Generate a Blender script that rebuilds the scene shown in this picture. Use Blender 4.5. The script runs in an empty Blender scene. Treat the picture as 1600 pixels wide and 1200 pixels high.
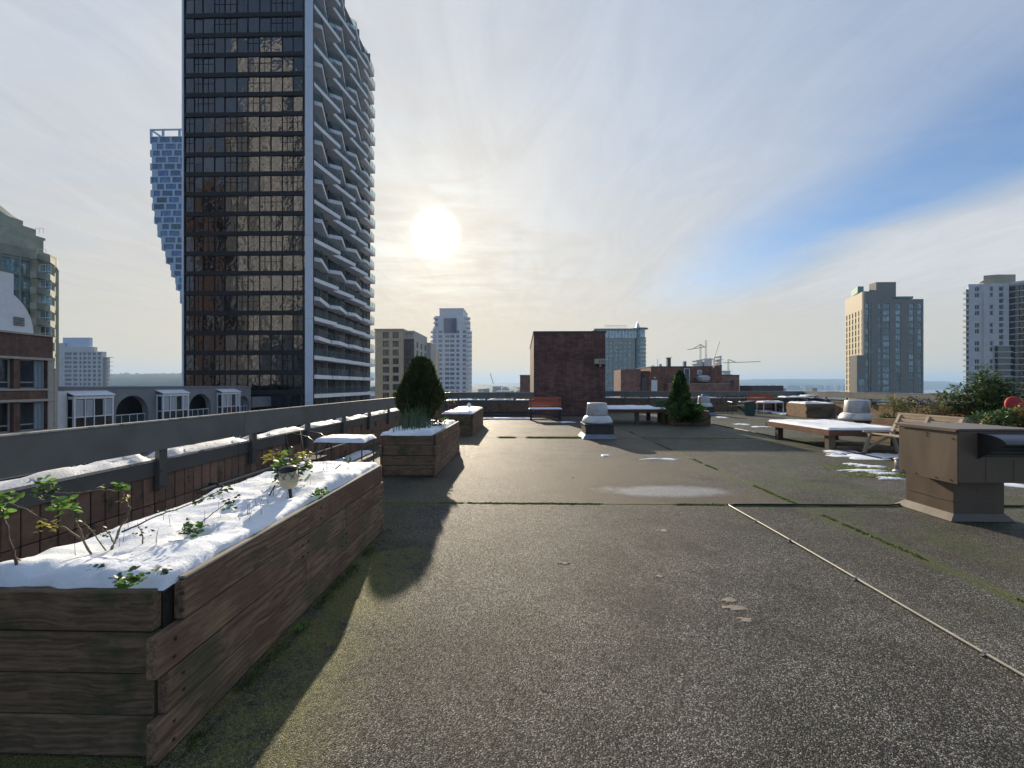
import bpy, math, random
from mathutils import Vector, Matrix, noise
R = random.Random(7)
sc = bpy.context.scene
C = sc.collection

# ---------------------------------------------------------------- camera, sky, sun, exposure
F = 640.0                       # focal length in pixels of a 1600 px wide frame
EYE = 1.45
HAZE = 0.00015
YAW = math.atan(15 / F)
cam_d = bpy.data.cameras.new('camera'); cam = bpy.data.objects.new('camera', cam_d); C.objects.link(cam)
cam.location = (0, 0, EYE); cam.rotation_euler = (math.radians(90), 0, YAW)
cam_d.sensor_width = 36; cam_d.lens = 36 * F / 1600; cam_d.shift_y = 2 / 1600
cam_d.clip_start = 0.05; cam_d.clip_end = 40000
sc.camera = cam

SUN = Vector((-133, 637, 237)).normalized()
sun_el = math.asin(SUN.z); sun_az = math.atan2(SUN.x, SUN.y)
sun_d = bpy.data.lights.new('sun', 'SUN'); sun = bpy.data.objects.new('sun', sun_d); C.objects.link(sun)
sun_d.energy = 5.0; sun_d.angle = math.radians(0.6); sun_d.color = (1.0, 0.86, 0.66)
sun.rotation_euler = SUN.to_track_quat('Z', 'Y').to_euler()
sun.location = (-10, 40, 60)

vs = sc.view_settings
vs.view_transform = 'Standard'; vs.look = 'None'; vs.exposure = 0.45; vs.gamma = 1.0
try: vs.use_curve_mapping = False
except Exception: pass

world = bpy.data.worlds.new('World'); sc.world = world; world.use_nodes = True
wt = world.node_tree

class G:
    """tiny helper to write node maths"""
    def __init__(s, tree): s.t = tree; tree.nodes.clear()
    def n(s, kind, **kw):
        nd = s.t.nodes.new(kind)
        for k, v in kw.items():
            if k.startswith('i_'):
                key = k[2:].replace('_', ' ')
                s.put(nd.inputs[key], v)
            else: setattr(nd, k, v)
        return nd
    def put(s, inp, v):
        if hasattr(v, 'links') or isinstance(v, bpy.types.NodeSocket): s.t.links.new(v, inp)
        else:
            if inp.type == 'RGBA' and len(v) == 3: v = (*v, 1)
            inp.default_value = v
    def m(s, op, a, b=None, c=None, clamp=False):
        nd = s.t.nodes.new('ShaderNodeMath'); nd.operation = op; nd.use_clamp = clamp
        for i, v in enumerate((a, b, c)):
            if v is not None: s.put(nd.inputs[i], v)
        return nd.outputs[0]
    def v(s, op, a, b=None, out=0):
        nd = s.t.nodes.new('ShaderNodeVectorMath'); nd.operation = op
        s.put(nd.inputs[0], a)
        if b is not None: s.put(nd.inputs['Scale' if op == 'SCALE' else 1], b)
        return nd.outputs[out]
    def xyz(s, x=0.0, y=0.0, z=0.0):
        nd = s.t.nodes.new('ShaderNodeCombineXYZ')
        for i, v in enumerate((x, y, z)): s.put(nd.inputs[i], v)
        return nd.outputs[0]
    def sep(s, v):
        nd = s.t.nodes.new('ShaderNodeSeparateXYZ'); s.put(nd.inputs[0], v); return nd.outputs
    def ss(s, a, lo, hi, to0=0.0, to1=1.0):
        nd = s.t.nodes.new('ShaderNodeMapRange'); nd.interpolation_type = 'SMOOTHSTEP'
        s.put(nd.inputs['Value'], a); s.put(nd.inputs['From Min'], lo); s.put(nd.inputs['From Max'], hi)
        s.put(nd.inputs['To Min'], to0); s.put(nd.inputs['To Max'], to1)
        return nd.outputs[0]
    def mix(s, f, a, b, blend='MIX'):
        nd = s.t.nodes.new('ShaderNodeMix'); nd.data_type = 'RGBA'; nd.blend_type = blend
        s.put(nd.inputs[0], f)
        s.put(nd.inputs[6], a); s.put(nd.inputs[7], b)
        return nd.outputs[2]
    def noise(s, vec, scale, detail=4.0, rough=0.55, dist=0.0, out=0):
        nd = s.t.nodes.new('ShaderNodeTexNoise')
        s.put(nd.inputs['Vector'], vec); nd.inputs['Scale'].default_value = scale
        nd.inputs['Detail'].default_value = detail; nd.inputs['Roughness'].default_value = rough
        nd.inputs['Distortion'].default_value = dist
        return nd.outputs[out]
    def ramp(s, f, stops):
        nd = s.t.nodes.new('ShaderNodeValToRGB'); s.put(nd.inputs[0], f)
        e = nd.color_ramp.elements
        while len(e) < len(stops): e.new(0.5)
        for el, (p, c) in zip(e, stops): el.position = p; el.color = (*c, 1) if len(c) == 3 else c
        return nd.outputs[0]

g = G(wt)
sky = g.n('ShaderNodeTexSky'); sky.sky_type = 'NISHITA'; sky.sun_disc = False
sky.sun_elevation = sun_el; sky.sun_rotation = sun_az
sky.air_density = 1.0; sky.dust_density = 1.0; sky.ozone_density = 1.5; sky.altitude = 40
dirv = g.n('ShaderNodeTexCoord').outputs['Generated']
dx, dy, dz = g.sep(dirv)
dzp = g.m('MAXIMUM', dz, 0.0)
den = g.m('ADD', dzp, 0.03)
cx = g.m('DIVIDE', dx, den); cy = g.m('DIVIDE', dy, den)
plane = g.xyz(cx, cy, 0.0)
warp = g.m('SUBTRACT', g.noise(plane, 0.9, 3.0), 0.5)
warp2 = g.m('SUBTRACT', g.noise(g.v('ADD', g.v('MULTIPLY', plane, (1.0, .45, 1)), (7.3, 2.1, 0)), 1.1, 8.0, 0.62, 0.5), 0.5)
# a long clear strip in the cloud sheet: its two edges in cloud-plane coordinates
xa = g.m('ADD', cx, g.m('MULTIPLY', warp, 0.5))
edge_l = g.ss(xa, 0.85, 1.75)
xr = g.m('ADD', g.m('ADD', cx, g.m('ADD', g.m('MULTIPLY', cy, -0.13), g.m('MULTIPLY', g.m('MAXIMUM', g.m('SUBTRACT', 2.5, cy), 0.0), -0.6))), g.m('MULTIPLY', warp2, 0.6))
edge_r = g.ss(xr, 1.40, 1.95, 1.0, 0.0)
far_blue = g.m('MULTIPLY', g.ss(xr, 2.1, 3.0), g.ss(cy, 0.4, 1.5, 1.0, 0.0))
near_cut = g.ss(g.m('ADD', cy, g.m('MULTIPLY', warp, 0.3)), 0.85, 1.30)
far_cut = g.ss(cy, 2.0, 5.2, 1.0, 0.0)
front = g.m('MULTIPLY', g.m('MULTIPLY', g.m('MULTIPLY', edge_l, edge_r), near_cut), far_cut)
# broken blue elsewhere (behind and overhead)
cn = g.noise(g.v('MULTIPLY', plane, (0.35, 0.8, 1)), 1.0, 6.0, 0.6, 0.6)
back = g.m('MULTIPLY', g.ss(cn, 0.32, 0.6), g.ss(dy, -0.1, 0.40, 1.0, 0.0))
clear = g.m('MAXIMUM', front, back)
wisps = g.noise(g.v('MULTIPLY', plane, (1.0, 2.2, 1)), 1.6, 6.0, 0.6, 0.8)
cover = g.m('SUBTRACT', g.m('SUBTRACT', 1.0, g.m('MULTIPLY', clear, 0.82)), g.m('MULTIPLY', g.m('MULTIPLY', g.ss(wisps, 0.35, 0.75), g.ss(dz, 0.1, 0.3)), 0.12))
thin = g.ss(g.m('SUBTRACT', g.m('ADD', dx, g.m('MULTIPLY', dz, 0.5)), g.m('MULTIPLY', warp, .1)), 0.05, 1.0)     # the veil thins away from the sun
cover = g.m('MULTIPLY', cover, g.m('SUBTRACT', 1.0, g.m('MULTIPLY', g.m('MULTIPLY', thin, g.ss(dz, 0.2, 0.6)), 0.38)))
cosS = g.v('DOT_PRODUCT', dirv, tuple(SUN), out=1)
om = g.m('MULTIPLY', g.m('SUBTRACT', 1.0, cosS), 2.0)            # ~ angle squared
ang = g.m('SQRT', om)
near = g.m('EXPONENT', g.m('MULTIPLY', ang, -1.35))
# veil colour: grey-white high up, straw yellow low down towards the sun
low = g.m('EXPONENT', g.m('MULTIPLY', dzp, -4.5))
veil_hi = g.mix(near, (0.30, 0.38, 0.52), (0.60, 0.585, 0.55))
veil_lo = g.mix(near, (0.43, 0.44, 0.38), (0.86, 0.635, 0.32))
veil = g.mix(low, veil_hi, veil_lo)
fib = g.noise(g.v('ADD', g.v('MULTIPLY', plane, (2.6, 0.8, 1)), (3.1, 8.2, 0)), 1.5, 9.0, 0.68, 1.2)
fibk = g.m('ADD', 1.0, g.m('MULTIPLY', g.ss(fib, 0.3, 0.7, -0.055, 0.055), g.ss(dz, 0.02, 0.25)))
white = g.m('MULTIPLY', g.ss(xr, 1.75, 2.05), g.m('MULTIPLY', g.ss(cy, 5.0, 2.6), g.ss(dy, 0.0, 0.2)))
veil = g.mix(g.m('MULTIPLY', white, 0.75), veil, (0.52, 0.53, 0.55))
veil = g.v('SCALE', veil, fibk)
veil10 = g.v('SCALE', veil, 10.0)
base = g.mix(1.0, sky.outputs[0], (0.66, 0.86, 1.08), 'MULTIPLY')
col = g.mix(g.m('MINIMUM', g.m('MAXIMUM', cover, 0.0), 1.0), base, veil10)
# the sun seen through the veil with its aureole
g1 = g.m('MULTIPLY', g.m('EXPONENT', g.m('MULTIPLY', g.m('POWER', g.m('DIVIDE', om, 0.0017), 2.2), -1.0)), 30.0)
g2 = g.m('MULTIPLY', g.m('EXPONENT', g.m('MULTIPLY', ang, -1 / 0.06)), 2.3)
g3 = g.m('MULTIPLY', g.m('EXPONENT', g.m('MULTIPLY', ang, -1 / 0.22)), 0.3)
halo = g.v('SCALE', (1.0, 0.93, 0.80), g.m('ADD', g.m('ADD', g1, g2), g3))
allc = g.v('ADD', col, halo)
bg = g.n('ShaderNodeBackground'); bg.inputs['Strength'].default_value = 0.1
wt.links.new(allc, bg.inputs['Color'])
wo = g.n('ShaderNodeOutputWorld'); wt.links.new(bg.outputs[0], wo.inputs[0])

cy_ = sc.cycles
try:
    cy_.max_bounces = 6; cy_.diffuse_bounces = 3; cy_.glossy_bounces = 3; cy_.transmission_bounces = 4
    cy_.transparent_max_bounces = 6; cy_.volume_bounces = 0; cy_.sample_clamp_indirect = 6.0
except Exception: pass

# ---------------------------------------------------------------- where a pixel of the photograph stands
def ray(px, py):
    u = (px - 800) / F; v = (602 - py) / F
    f = Vector((-math.sin(YAW), math.cos(YAW), 0)); r = Vector((math.cos(YAW), math.sin(YAW), 0))
    return f + r * u + Vector((0, 0, v))
def at(px, py, z=0.0):
    d = ray(px, py); k = (z - EYE) / d.z; return Vector((0, 0, EYE)) + d * k
def X_(px, Y):
    d = ray(px, 602); return d.x / d.y * Y
def Z_(py, Y, px=815):
    d = ray(px, py); return EYE + d.z / d.y * Y

# ---------------------------------------------------------------- materials
M = {}
def mat(name, col, rough=0.7, var=0.25, scale=8.0, col2=None, f2=0.5, bump=0.0, bscale=60.0, stretch=(1, 1, 1),
        metallic=0.0, spec=0.5, rnd=0.0, detail=5.0, ior=None, wear=None, wscale=2.0, wlo=.55, whi=.7, emit=None, bdist=0.01, world=False):
    m = bpy.data.materials.new(name); m.use_nodes = True; g = G(m.node_tree)
    tc = g.n('ShaderNodeTexCoord').outputs['Object']
    if world: tc = g.n('ShaderNodeNewGeometry').outputs['Position']
    oi = g.n('ShaderNodeObjectInfo').outputs['Random']
    vec = g.v('MULTIPLY', tc, stretch)
    if rnd: vec = g.v('ADD', vec, g.v('SCALE', (37.0, 91.0, 53.0), oi))
    nz = g.noise(vec, scale, detail, 0.6)
    dark = tuple(c * (1 - var) for c in col); lite = tuple(min(1, c * (1 + var)) for c in col)
    c = g.ramp(nz, [(0.3, dark), (0.7, lite)])
    if col2:
        n2 = g.noise(g.v('ADD', vec, (5, 9, 2)), scale * 0.35, 4.0)
        c = g.mix(g.ss(n2, 0.5 - .12 + (0.5 - f2) * .6, 0.5 + .12 + (0.5 - f2) * .6), c, col2)
    if wear:
        n3 = g.noise(g.v('ADD', tc if not rnd else vec, (15, 3, 8)), wscale, 6.0, 0.65)
        c = g.mix(g.ss(n3, wlo, whi), c, wear)
    if rnd:
        k = g.m('ADD', g.m('MULTIPLY', oi, 2 * rnd), 1 - rnd)
        c = g.mix(1.0, c, g.xyz(k, k, k), 'MULTIPLY')
    b = g.n('ShaderNodeBsdfPrincipled')
    g.put(b.inputs['Base Color'], c); b.inputs['Metallic'].default_value = metallic
    g.put(b.inputs['Roughness'], g.m('ADD', g.m('MULTIPLY', g.m('SUBTRACT', nz, 0.5), 0.25), rough, clamp=True))
    b.inputs['Specular IOR Level'].default_value = spec
    if ior: b.inputs['IOR'].default_value = ior
    if emit:
        b.inputs['Emission Color'].default_value = (*emit[0], 1); b.inputs['Emission Strength'].default_value = emit[1]
    if bump:
        bn = g.n('ShaderNodeBump'); bn.inputs['Strength'].default_value = bump; bn.inputs['Distance'].default_value = bdist
        g.put(bn.inputs['Height'], g.noise(vec, bscale, 4.0, 0.6)); g.put(b.inputs['Normal'], bn.outputs[0])
    o = g.n('ShaderNodeOutputMaterial'); g.t.links.new(b.outputs[0], o.inputs[0])
    M[name] = m; return m

def glass(name, col, rough=0.04, ior=1.9, wave=0.12, wscale=0.7, rnd=0.5, var=.4, metallic=0.0):
    m = bpy.data.materials.new(name); m.use_nodes = True; g = G(m.node_tree)
    tc = g.n('ShaderNodeTexCoord').outputs['Object']
    oi = g.n('ShaderNodeObjectInfo').outputs['Random']
    vec = g.v('ADD', tc, g.v('SCALE', (37.0, 91.0, 53.0), oi))
    k = g.m('ADD', g.m('MULTIPLY', oi, 2 * rnd), 1 - rnd)
    nz = g.noise(g.v('MULTIPLY', vec, (1.6, 1.6, .5)), 1.0, 2.0)
    kk = g.m('MULTIPLY', k, g.ss(nz, 0.35, 0.65, 1 - var, 1 + var))
    c = g.mix(1.0, col, g.xyz(kk, kk, kk), 'MULTIPLY')
    b = g.n('ShaderNodeBsdfPrincipled'); g.put(b.inputs['Base Color'], c)
    b.inputs['Roughness'].default_value = rough; b.inputs['IOR'].default_value = ior
    b.inputs['Metallic'].default_value = metallic
    bn = g.n('ShaderNodeBump'); bn.inputs['Strength'].default_value = wave; bn.inputs['Distance'].default_value = 0.1
    g.put(bn.inputs['Height'], g.noise(vec, wscale, 2.0, 0.5, .6)); g.put(b.inputs['Normal'], bn.outputs[0])
    o = g.n('ShaderNodeOutputMaterial'); g.t.links.new(b.outputs[0], o.inputs[0])
    M[name] = m; return m

def clear_glass(name, tint=(0.75, 0.85, 0.85), solid=0.09):
    m = bpy.data.materials.new(name); m.use_nodes = True; g = G(m.node_tree)
    tr = g.n('ShaderNodeBsdfTransparent'); tr.inputs[0].default_value = (*tint, 1)
    b = g.n('ShaderNodeBsdfPrincipled'); b.inputs['Base Color'].default_value = (0.30, 0.38, 0.42, 1); b.inputs['Roughness'].default_value = 0.1
    mx = g.n('ShaderNodeMixShader'); mx.inputs[0].default_value = solid
    g.t.links.new(tr.outputs[0], mx.inputs[1]); g.t.links.new(b.outputs[0], mx.inputs[2])
    o = g.n('ShaderNodeOutputMaterial'); g.t.links.new(mx.outputs[0], o.inputs[0])
    M[name] = m; return m

def leafmat(name, col, col2, rough=0.5, transl=0.35):
    m = bpy.data.materials.new(name); m.use_nodes = True; g = G(m.node_tree)
    pos = g.n('ShaderNodeNewGeometry').outputs['Position']
    nz = g.noise(pos, 9.0, 3.0); n2 = g.noise(pos, 60.0, 2.0)
    c = g.mix(g.ss(g.m('ADD', g.m('MULTIPLY', nz, .6), g.m('MULTIPLY', n2, .4)), 0.38, 0.62), col, col2)
    b = g.n('ShaderNodeBsdfPrincipled'); g.put(b.inputs['Base Color'], c); b.inputs['Roughness'].default_value = rough
    t = g.n('ShaderNodeBsdfTranslucent'); g.put(t.inputs['Color'], g.v('SCALE', c, 1.6))
    mx = g.n('ShaderNodeMixShader'); mx.inputs[0].default_value = transl
    g.t.links.new(b.outputs[0], mx.inputs[1]); g.t.links.new(t.outputs[0], mx.inputs[2])
    o = g.n('ShaderNodeOutputMaterial'); g.t.links.new(mx.outputs[0], o.inputs[0])
    M[name] = m; return m

def brickmat(name, c1, c2, mortar, bw=0.22, bh=0.075, axis='xz', rough=.85):
    m = bpy.data.materials.new(name); m.use_nodes = True; g = G(m.node_tree)
    p = g.n('ShaderNodeNewGeometry').outputs['Position']; x, y, z = g.sep(p)
    v = g.xyz(g.m('ADD', x, y), z, 0.0)
    br = g.n('ShaderNodeTexBrick'); g.put(br.inputs['Vector'], v); br.inputs['Scale'].default_value = 1.0
    br.inputs['Brick Width'].default_value = bw; br.inputs['Row Height'].default_value = bh; br.inputs['Mortar Size'].default_value = 0.006
    br.inputs['Color1'].default_value = (*c1, 1); br.inputs['Color2'].default_value = (*c2, 1); br.inputs['Mortar'].default_value = (*mortar, 1)
    nz = g.noise(p, 0.9, 6.0, 0.65); n2 = g.noise(g.v('MULTIPLY', p, (3, 3, .7)), 1.6, 5.0)
    k = g.m('MULTIPLY', g.ss(nz, 0.3, 0.7, 0.7, 1.25), g.ss(n2, 0.3, 0.7, 0.8, 1.15))
    c = g.mix(1.0, br.outputs[0], g.xyz(k, k, k), 'MULTIPLY')
    b = g.n('ShaderNodeBsdfPrincipled'); g.put(b.inputs['Base Color'], c); b.inputs['Roughness'].default_value = rough
    o = g.n('ShaderNodeOutputMaterial'); g.t.links.new(b.outputs[0], o.inputs[0])
    M[name] = m; return m

def woodmat(name, col, col2, moss=(0.05, 0.07, 0.03), mossk=0.5, axis=1, red=None, rough=0.75, rnd=.22):
    """weathered stained board, grain along the given axis"""
    m = bpy.data.materials.new(name); m.use_nodes = True; g = G(m.node_tree)
    tc = g.n('ShaderNodeTexCoord').outputs['Object']; oi = g.n('ShaderNodeObjectInfo').outputs['Random']
    s = [24.0, 24.0, 24.0]; s[axis] = 0.55
    off = g.v('SCALE', (13.0, 29.0, 17.0), oi)
    v0 = g.v('ADD', tc, off)
    vg = g.v('ADD', g.v('MULTIPLY', tc, tuple(s)), off)
    wob = g.noise(v0, 3.0, 3.0, .5, 0, 1)
    vg = g.v('ADD', vg, g.v('SCALE', wob, 1.5))
    grain = g.noise(vg, 3.0, 8.0, 0.7); fine = g.noise(g.v('MULTIPLY', vg, (3, 3, 3)), 4.0, 4.0, .7)
    c = g.mix(g.ss(grain, 0.35, 0.65), col, col2)
    if red: c = g.mix(g.m('MULTIPLY', g.ss(g.noise(v0, 1.7, 4.0), 0.48, 0.62), 0.75), c, red)
    cr = g.ss(fine, 0.62, 0.72); c = g.mix(g.m('MULTIPLY', cr, 0.6), c, (0.012, 0.009, 0.007))
    ms = g.m('MULTIPLY', g.ss(g.m('ADD', g.noise(v0, 2.3, 6.0, .65), g.m('MULTIPLY', fine, .15)), 0.56, 0.72), mossk)
    c = g.mix(ms, c, moss)
    k = g.m('ADD', g.m('MULTIPLY', oi, 2 * rnd), 1 - rnd); c = g.mix(1.0, c, g.xyz(k, k, k), 'MULTIPLY')
    b = g.n('ShaderNodeBsdfPrincipled'); g.put(b.inputs['Base Color'], c); b.inputs['Roughness'].default_value = rough
    b.inputs['Specular IOR Level'].default_value = .3
    bn = g.n('ShaderNodeBump'); bn.inputs['Strength'].default_value = 0.55; bn.inputs['Distance'].default_value = 0.004
    g.put(bn.inputs['Height'], g.m('SUBTRACT', grain, cr)); g.put(b.inputs['Normal'], bn.outputs[0])
    o = g.n('ShaderNodeOutputMaterial'); g.t.links.new(b.outputs[0], o.inputs[0])
    M[name] = m; return m

def deckmat():
    m = bpy.data.materials.new('roof_aggregate'); m.use_nodes = True; g = G(m.node_tree)
    p = g.n('ShaderNodeNewGeometry').outputs['Position']
    oi = g.n('ShaderNodeObjectInfo').outputs['Random']
    wv = g.v('ADD', p, g.v('SCALE', g.v('SUBTRACT', g.noise(p, 60.0, 2.0, .5, 0, 1), (.5, .5, .5)), 0.006))
    vo = g.n('ShaderNodeTexVoronoi'); g.put(vo.inputs['Vector'], wv); vo.inputs['Scale'].default_value = 190.0
    v2 = g.n('ShaderNodeTexVoronoi'); g.put(v2.inputs['Vector'], g.v('ADD', wv, (3, 5, 1))); v2.inputs['Scale'].default_value = 70.0
    r1 = g.sep(vo.outputs['Color']); r2 = g.sep(v2.outputs['Color'])
    peb = g.ramp(r1[0], [(0.0, (0.008, 0.008, 0.008)), (0.45, (0.026, 0.025, 0.023)), (0.72, (0.085, 0.083, 0.077)), (0.88, (0.25, 0.24, 0.22)), (1.0, (0.46, 0.44, 0.40))])
    stain_n = g.noise(p, 0.33, 6.0, .62); mid = g.noise(p, 2.2, 6.0, .65); fine = g.noise(p, 14.0, 5.0, .7)
    big = g.ramp(r2[0], [(0.0, (0.02, 0.018, 0.016)), (0.9, (0.06, 0.056, 0.05)), (1.0, (0.16, 0.15, 0.135))])
    c = g.mix(0.2, peb, big)
    k = g.m('MULTIPLY', g.ss(mid, 0.3, 0.7, 0.72, 1.22), g.ss(stain_n, 0.3, 0.7, 0.68, 1.28)); k = g.m('MULTIPLY', k, g.ss(fine, .25, .75, .8, 1.2))
    c = g.mix(1.0, c, g.xyz(k, k, k), 'MULTIPLY')
    # moss: more to the right and beside the planters
    x, y, z = g.sep(p)
    side = g.m('MAXIMUM', g.ss(x, 1.6, 4.2), g.ss(x, -0.7, -1.5))
    mf = g.m('ADD', g.m('MULTIPLY', g.noise(g.v('ADD', p, (4, 1, 0)), 0.9, 7.0, .68), 1.0), g.m('MULTIPLY', g.m('SUBTRACT', side, .5), .13))
    moss = g.m('MULTIPLY', g.ss(mf, 0.46, 0.68), g.m('MULTIPLY', g.m('MULTIPLY', g.ss(fine, .3, .6), g.m('ADD', .25, g.m('MULTIPLY', side, .75))), 0.85))
    c = g.mix(moss, c, g.mix(g.ss(r1[1], .2, .9), (0.030, 0.046, 0.016), (0.12, 0.15, 0.06)))
    def near_line(v_, c_, w_): return g.ss(g.m('ABSOLUTE', g.m('SUBTRACT', v_, c_)), w_, 0.0)
    sm = g.m('MAXIMUM', g.m('MAXIMUM', near_line(x, 3.36, .16), near_line(y, 5.03, .13)), g.m('MAXIMUM', near_line(y, 11.3, .2), near_line(x, 7.08, .2)))
    smk = g.m('MULTIPLY', sm, g.ss(g.m('ADD', g.noise(g.v('ADD', p, (2, 7, 0)), 1.3, 7.0, .7), g.m('MULTIPLY', fine, .25)), .46, .68))
    c = g.mix(g.m('MULTIPLY', smk, 0.95), c, g.mix(r1[2], (0.035, 0.05, 0.014), (0.12, 0.15, 0.04)))
    wet = g.ss(g.noise(g.v('ADD', p, (1, 4, 3)), 0.7, 6.0, .66), .56, .70)
    c = g.mix(g.m('MULTIPLY', wet, 0.6), c, (0.02, 0.02, 0.02))
    # brown weathering beyond the middle of the deck
    beyond = g.m('MULTIPLY', g.ss(y, 5.02, 5.04), g.ss(x, 3.5, 3.2))
    br = g.m('MULTIPLY', g.ss(g.noise(g.v('ADD', p, (9, 9, 9)), 0.5, 5.0), .3, .62), g.m('ADD', .22, g.m('MULTIPLY', beyond, .58)))
    c = g.mix(br, c, g.mix(r1[2], (0.07, 0.057, 0.040), (0.19, 0.16, 0.12)))
    ye = g.m('MULTIPLY', g.m('MULTIPLY', g.ss(x, -0.55, -1.15), g.ss(g.m('ADD', mid, g.m('MULTIPLY', fine, .5)), .55, .85)), g.ss(y, 4.2, 3.4))
    c = g.mix(g.m('MULTIPLY', ye, 0.85), c, g.mix(r1[2], (0.06, 0.065, 0.015), (0.26, 0.25, 0.08)))
    # wet puddle, its whitish sky reflection put into the colour
    dxy = g.v('LENGTH', g.v('MULTIPLY', g.v('SUBTRACT', p, (2.0, 5.68, 0)), (0.62, 1.9, 0)), out=1)
    pud = g.ss(g.m('ADD', dxy, g.m('MULTIPLY', mid, 0.7)), 0.68, 1.02, 1.0, 0.0)
    c = g.mix(g.m('MULTIPLY', pud, 0.8), c, g.mix(r1[1], (0.16, 0.17, 0.19), (0.42, 0.44, 0.46)))
    b = g.n('ShaderNodeBsdfPrincipled'); g.put(b.inputs['Base Color'], c)
    g.put(b.inputs['Roughness'], g.m('SUBTRACT', g.ss(r1[1], 0.0, 1.0, 0.9, 0.5), g.m('MULTIPLY', pud, 0.12)))
    b.inputs['Specular IOR Level'].default_value = 0.22
    h = g.m('ADD', g.m('MULTIPLY', g.m('SUBTRACT', 1.0, vo.outputs['Distance']), 1.0), g.m('MULTIPLY', r1[2], .7))
    bn = g.n('ShaderNodeBump'); bn.inputs['Strength'].default_value = 0.75; bn.inputs['Distance'].default_value = 0.004
    g.put(bn.inputs['Height'], h); g.put(b.inputs['Normal'], bn.outputs[0])
    o = g.n('ShaderNodeOutputMaterial'); g.t.links.new(b.outputs[0], o.inputs[0])
    M['deck'] = m; return m

def snowmat():
    m = bpy.data.materials.new('snow'); m.use_nodes = True; g = G(m.node_tree)
    p = g.n('ShaderNodeNewGeometry').outputs['Position']
    b = g.n('ShaderNodeBsdfPrincipled')
    g.put(b.inputs['Base Color'], g.mix(g.m('MULTIPLY', g.ss(g.noise(p, 150.0, 3.0, .7), .66, .72), .5), g.mix(g.ss(g.noise(p, 3.0, 5.0), .3, .7), (0.78, 0.82, 0.89), (0.88, 0.91, 0.95)), (0.25, 0.22, 0.18)))
    b.inputs['Roughness'].default_value = 0.6; b.inputs['Specular IOR Level'].default_value = .35
    b.inputs['Subsurface Weight'].default_value = 0.25; b.inputs['Subsurface Radius'].default_value = (0.02, 0.025, 0.035); b.inputs['Subsurface Scale'].default_value = 0.6
    bn = g.n('ShaderNodeBump'); bn.inputs['Strength'].default_value = 0.8; bn.inputs['Distance'].default_value = 0.007
    g.put(bn.inputs['Height'], g.m('ADD', g.noise(p, 45.0, 5.0, .65), g.m('MULTIPLY', g.noise(p, 260.0, 2.0), .35))); g.put(b.inputs['Normal'], bn.outputs[0])
    o = g.n('ShaderNodeOutputMaterial'); g.t.links.new(b.outputs[0], o.inputs[0])
    M['snow'] = m

deckmat(); snowmat()
woodmat('board_y', (0.11, 0.068, 0.044), (0.33, 0.21, 0.13), axis=1, red=(0.15, 0.078, 0.058), moss=(.075,.085,.045), mossk=.6, rnd=.14)
woodmat('board_x', (0.11, 0.072, 0.046), (0.26, 0.175, 0.115), axis=0, moss=(0.05, 0.068, 0.03), mossk=.85, rnd=.15)
woodmat('post_wood', (0.07, 0.055, 0.042), (0.12, 0.095, 0.065), axis=2, mossk=.6)
woodmat('cap_wood', (0.26, 0.22, 0.17), (0.42, 0.37, 0.30), axis=1, mossk=.5, moss=(.09, .09, .05))
woodmat('table_wood', (0.13, 0.06, 0.042), (0.23, 0.11, 0.075), axis=1, mossk=.3, moss=(.3, .25, .2))
woodmat('table_wood_x', (0.10, 0.05, 0.035), (0.18, 0.09, 0.06), axis=0, mossk=.3)
woodmat('teak', (0.30, 0.235, 0.17), (0.46, 0.38, 0.29), axis=1, mossk=.2)
woodmat('red_slat', (0.30, 0.085, 0.05), (0.42, 0.13, 0.08), axis=0, mossk=.15, rnd=.12)
woodmat('sunlit_board', (0.24, 0.15, 0.09), (0.36, 0.23, 0.14), axis=1, mossk=.5, moss=(.12, .12, .05))  # sunlight on the far right planter's sides put into the board colour
mat('rail_paint', (0.135, 0.14, 0.138), .5, .22, 2.5, bump=.15, bscale=90, wear=(0.13, 0.135, 0.14), wscale=9, wlo=.66, whi=.74, rnd=.06)
mat('post_paint', (0.10, 0.102, 0.10), .55, .15, 5, bump=.2, bscale=80, wear=(0.10, 0.10, 0.10), wscale=14, wlo=.64, whi=.75)
mat('rail_cap', (0.48, 0.46, 0.42), .5, .1, 7, wear=(.2, .19, .17), wscale=9, wlo=.5, whi=.62)
mat('tile', (0.21, 0.13, 0.09), .8, .22, 12, bump=.35, bscale=70, rnd=.28, wear=(0.045, 0.035, 0.03), wscale=4)
mat('grout', (0.30, 0.26, 0.22), .9, .2, 20)
mat('soil', (0.03, 0.022, 0.016), .95, .4, 30, bump=.8)
brickmat('brick_dark', (0.19, 0.098, 0.082), (0.115, 0.06, 0.055), (0.07, 0.048, 0.045), .3, .1)
brickmat('brick_red', (0.24, 0.105, 0.07), (0.19, 0.08, 0.055), (0.2, 0.14, 0.11), .3, .1)
brickmat('brick_pink', (0.30, 0.155, 0.12), (0.25, 0.125, 0.10), (0.24, 0.17, 0.14), .3, .1)
brickmat('brick_brown', (0.17, 0.095, 0.07), (0.13, 0.075, 0.058), (0.12, 0.085, 0.07), .3, .08)
brickmat('brick_tan', (0.30, 0.19, 0.11), (0.24, 0.15, 0.09), (0.2, 0.15, 0.1), .22, .2)
mat('metal_cap', (0.06, 0.055, 0.055), .5, .15, 4)
mat('vent_brown', (0.14, 0.105, 0.078), .42, .12, 2, stretch=(2, 2, .6), bump=.12, bscale=9, wear=(0.085, 0.055, 0.04), wscale=5, wlo=.6, whi=.75, rnd=.06)
mat('vent_dark', (0.020, 0.020, 0.021), .5, .2, 5)
mat('hood_grey', (0.11, 0.115, 0.13), .38, .12, 6, metallic=.3)
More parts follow.
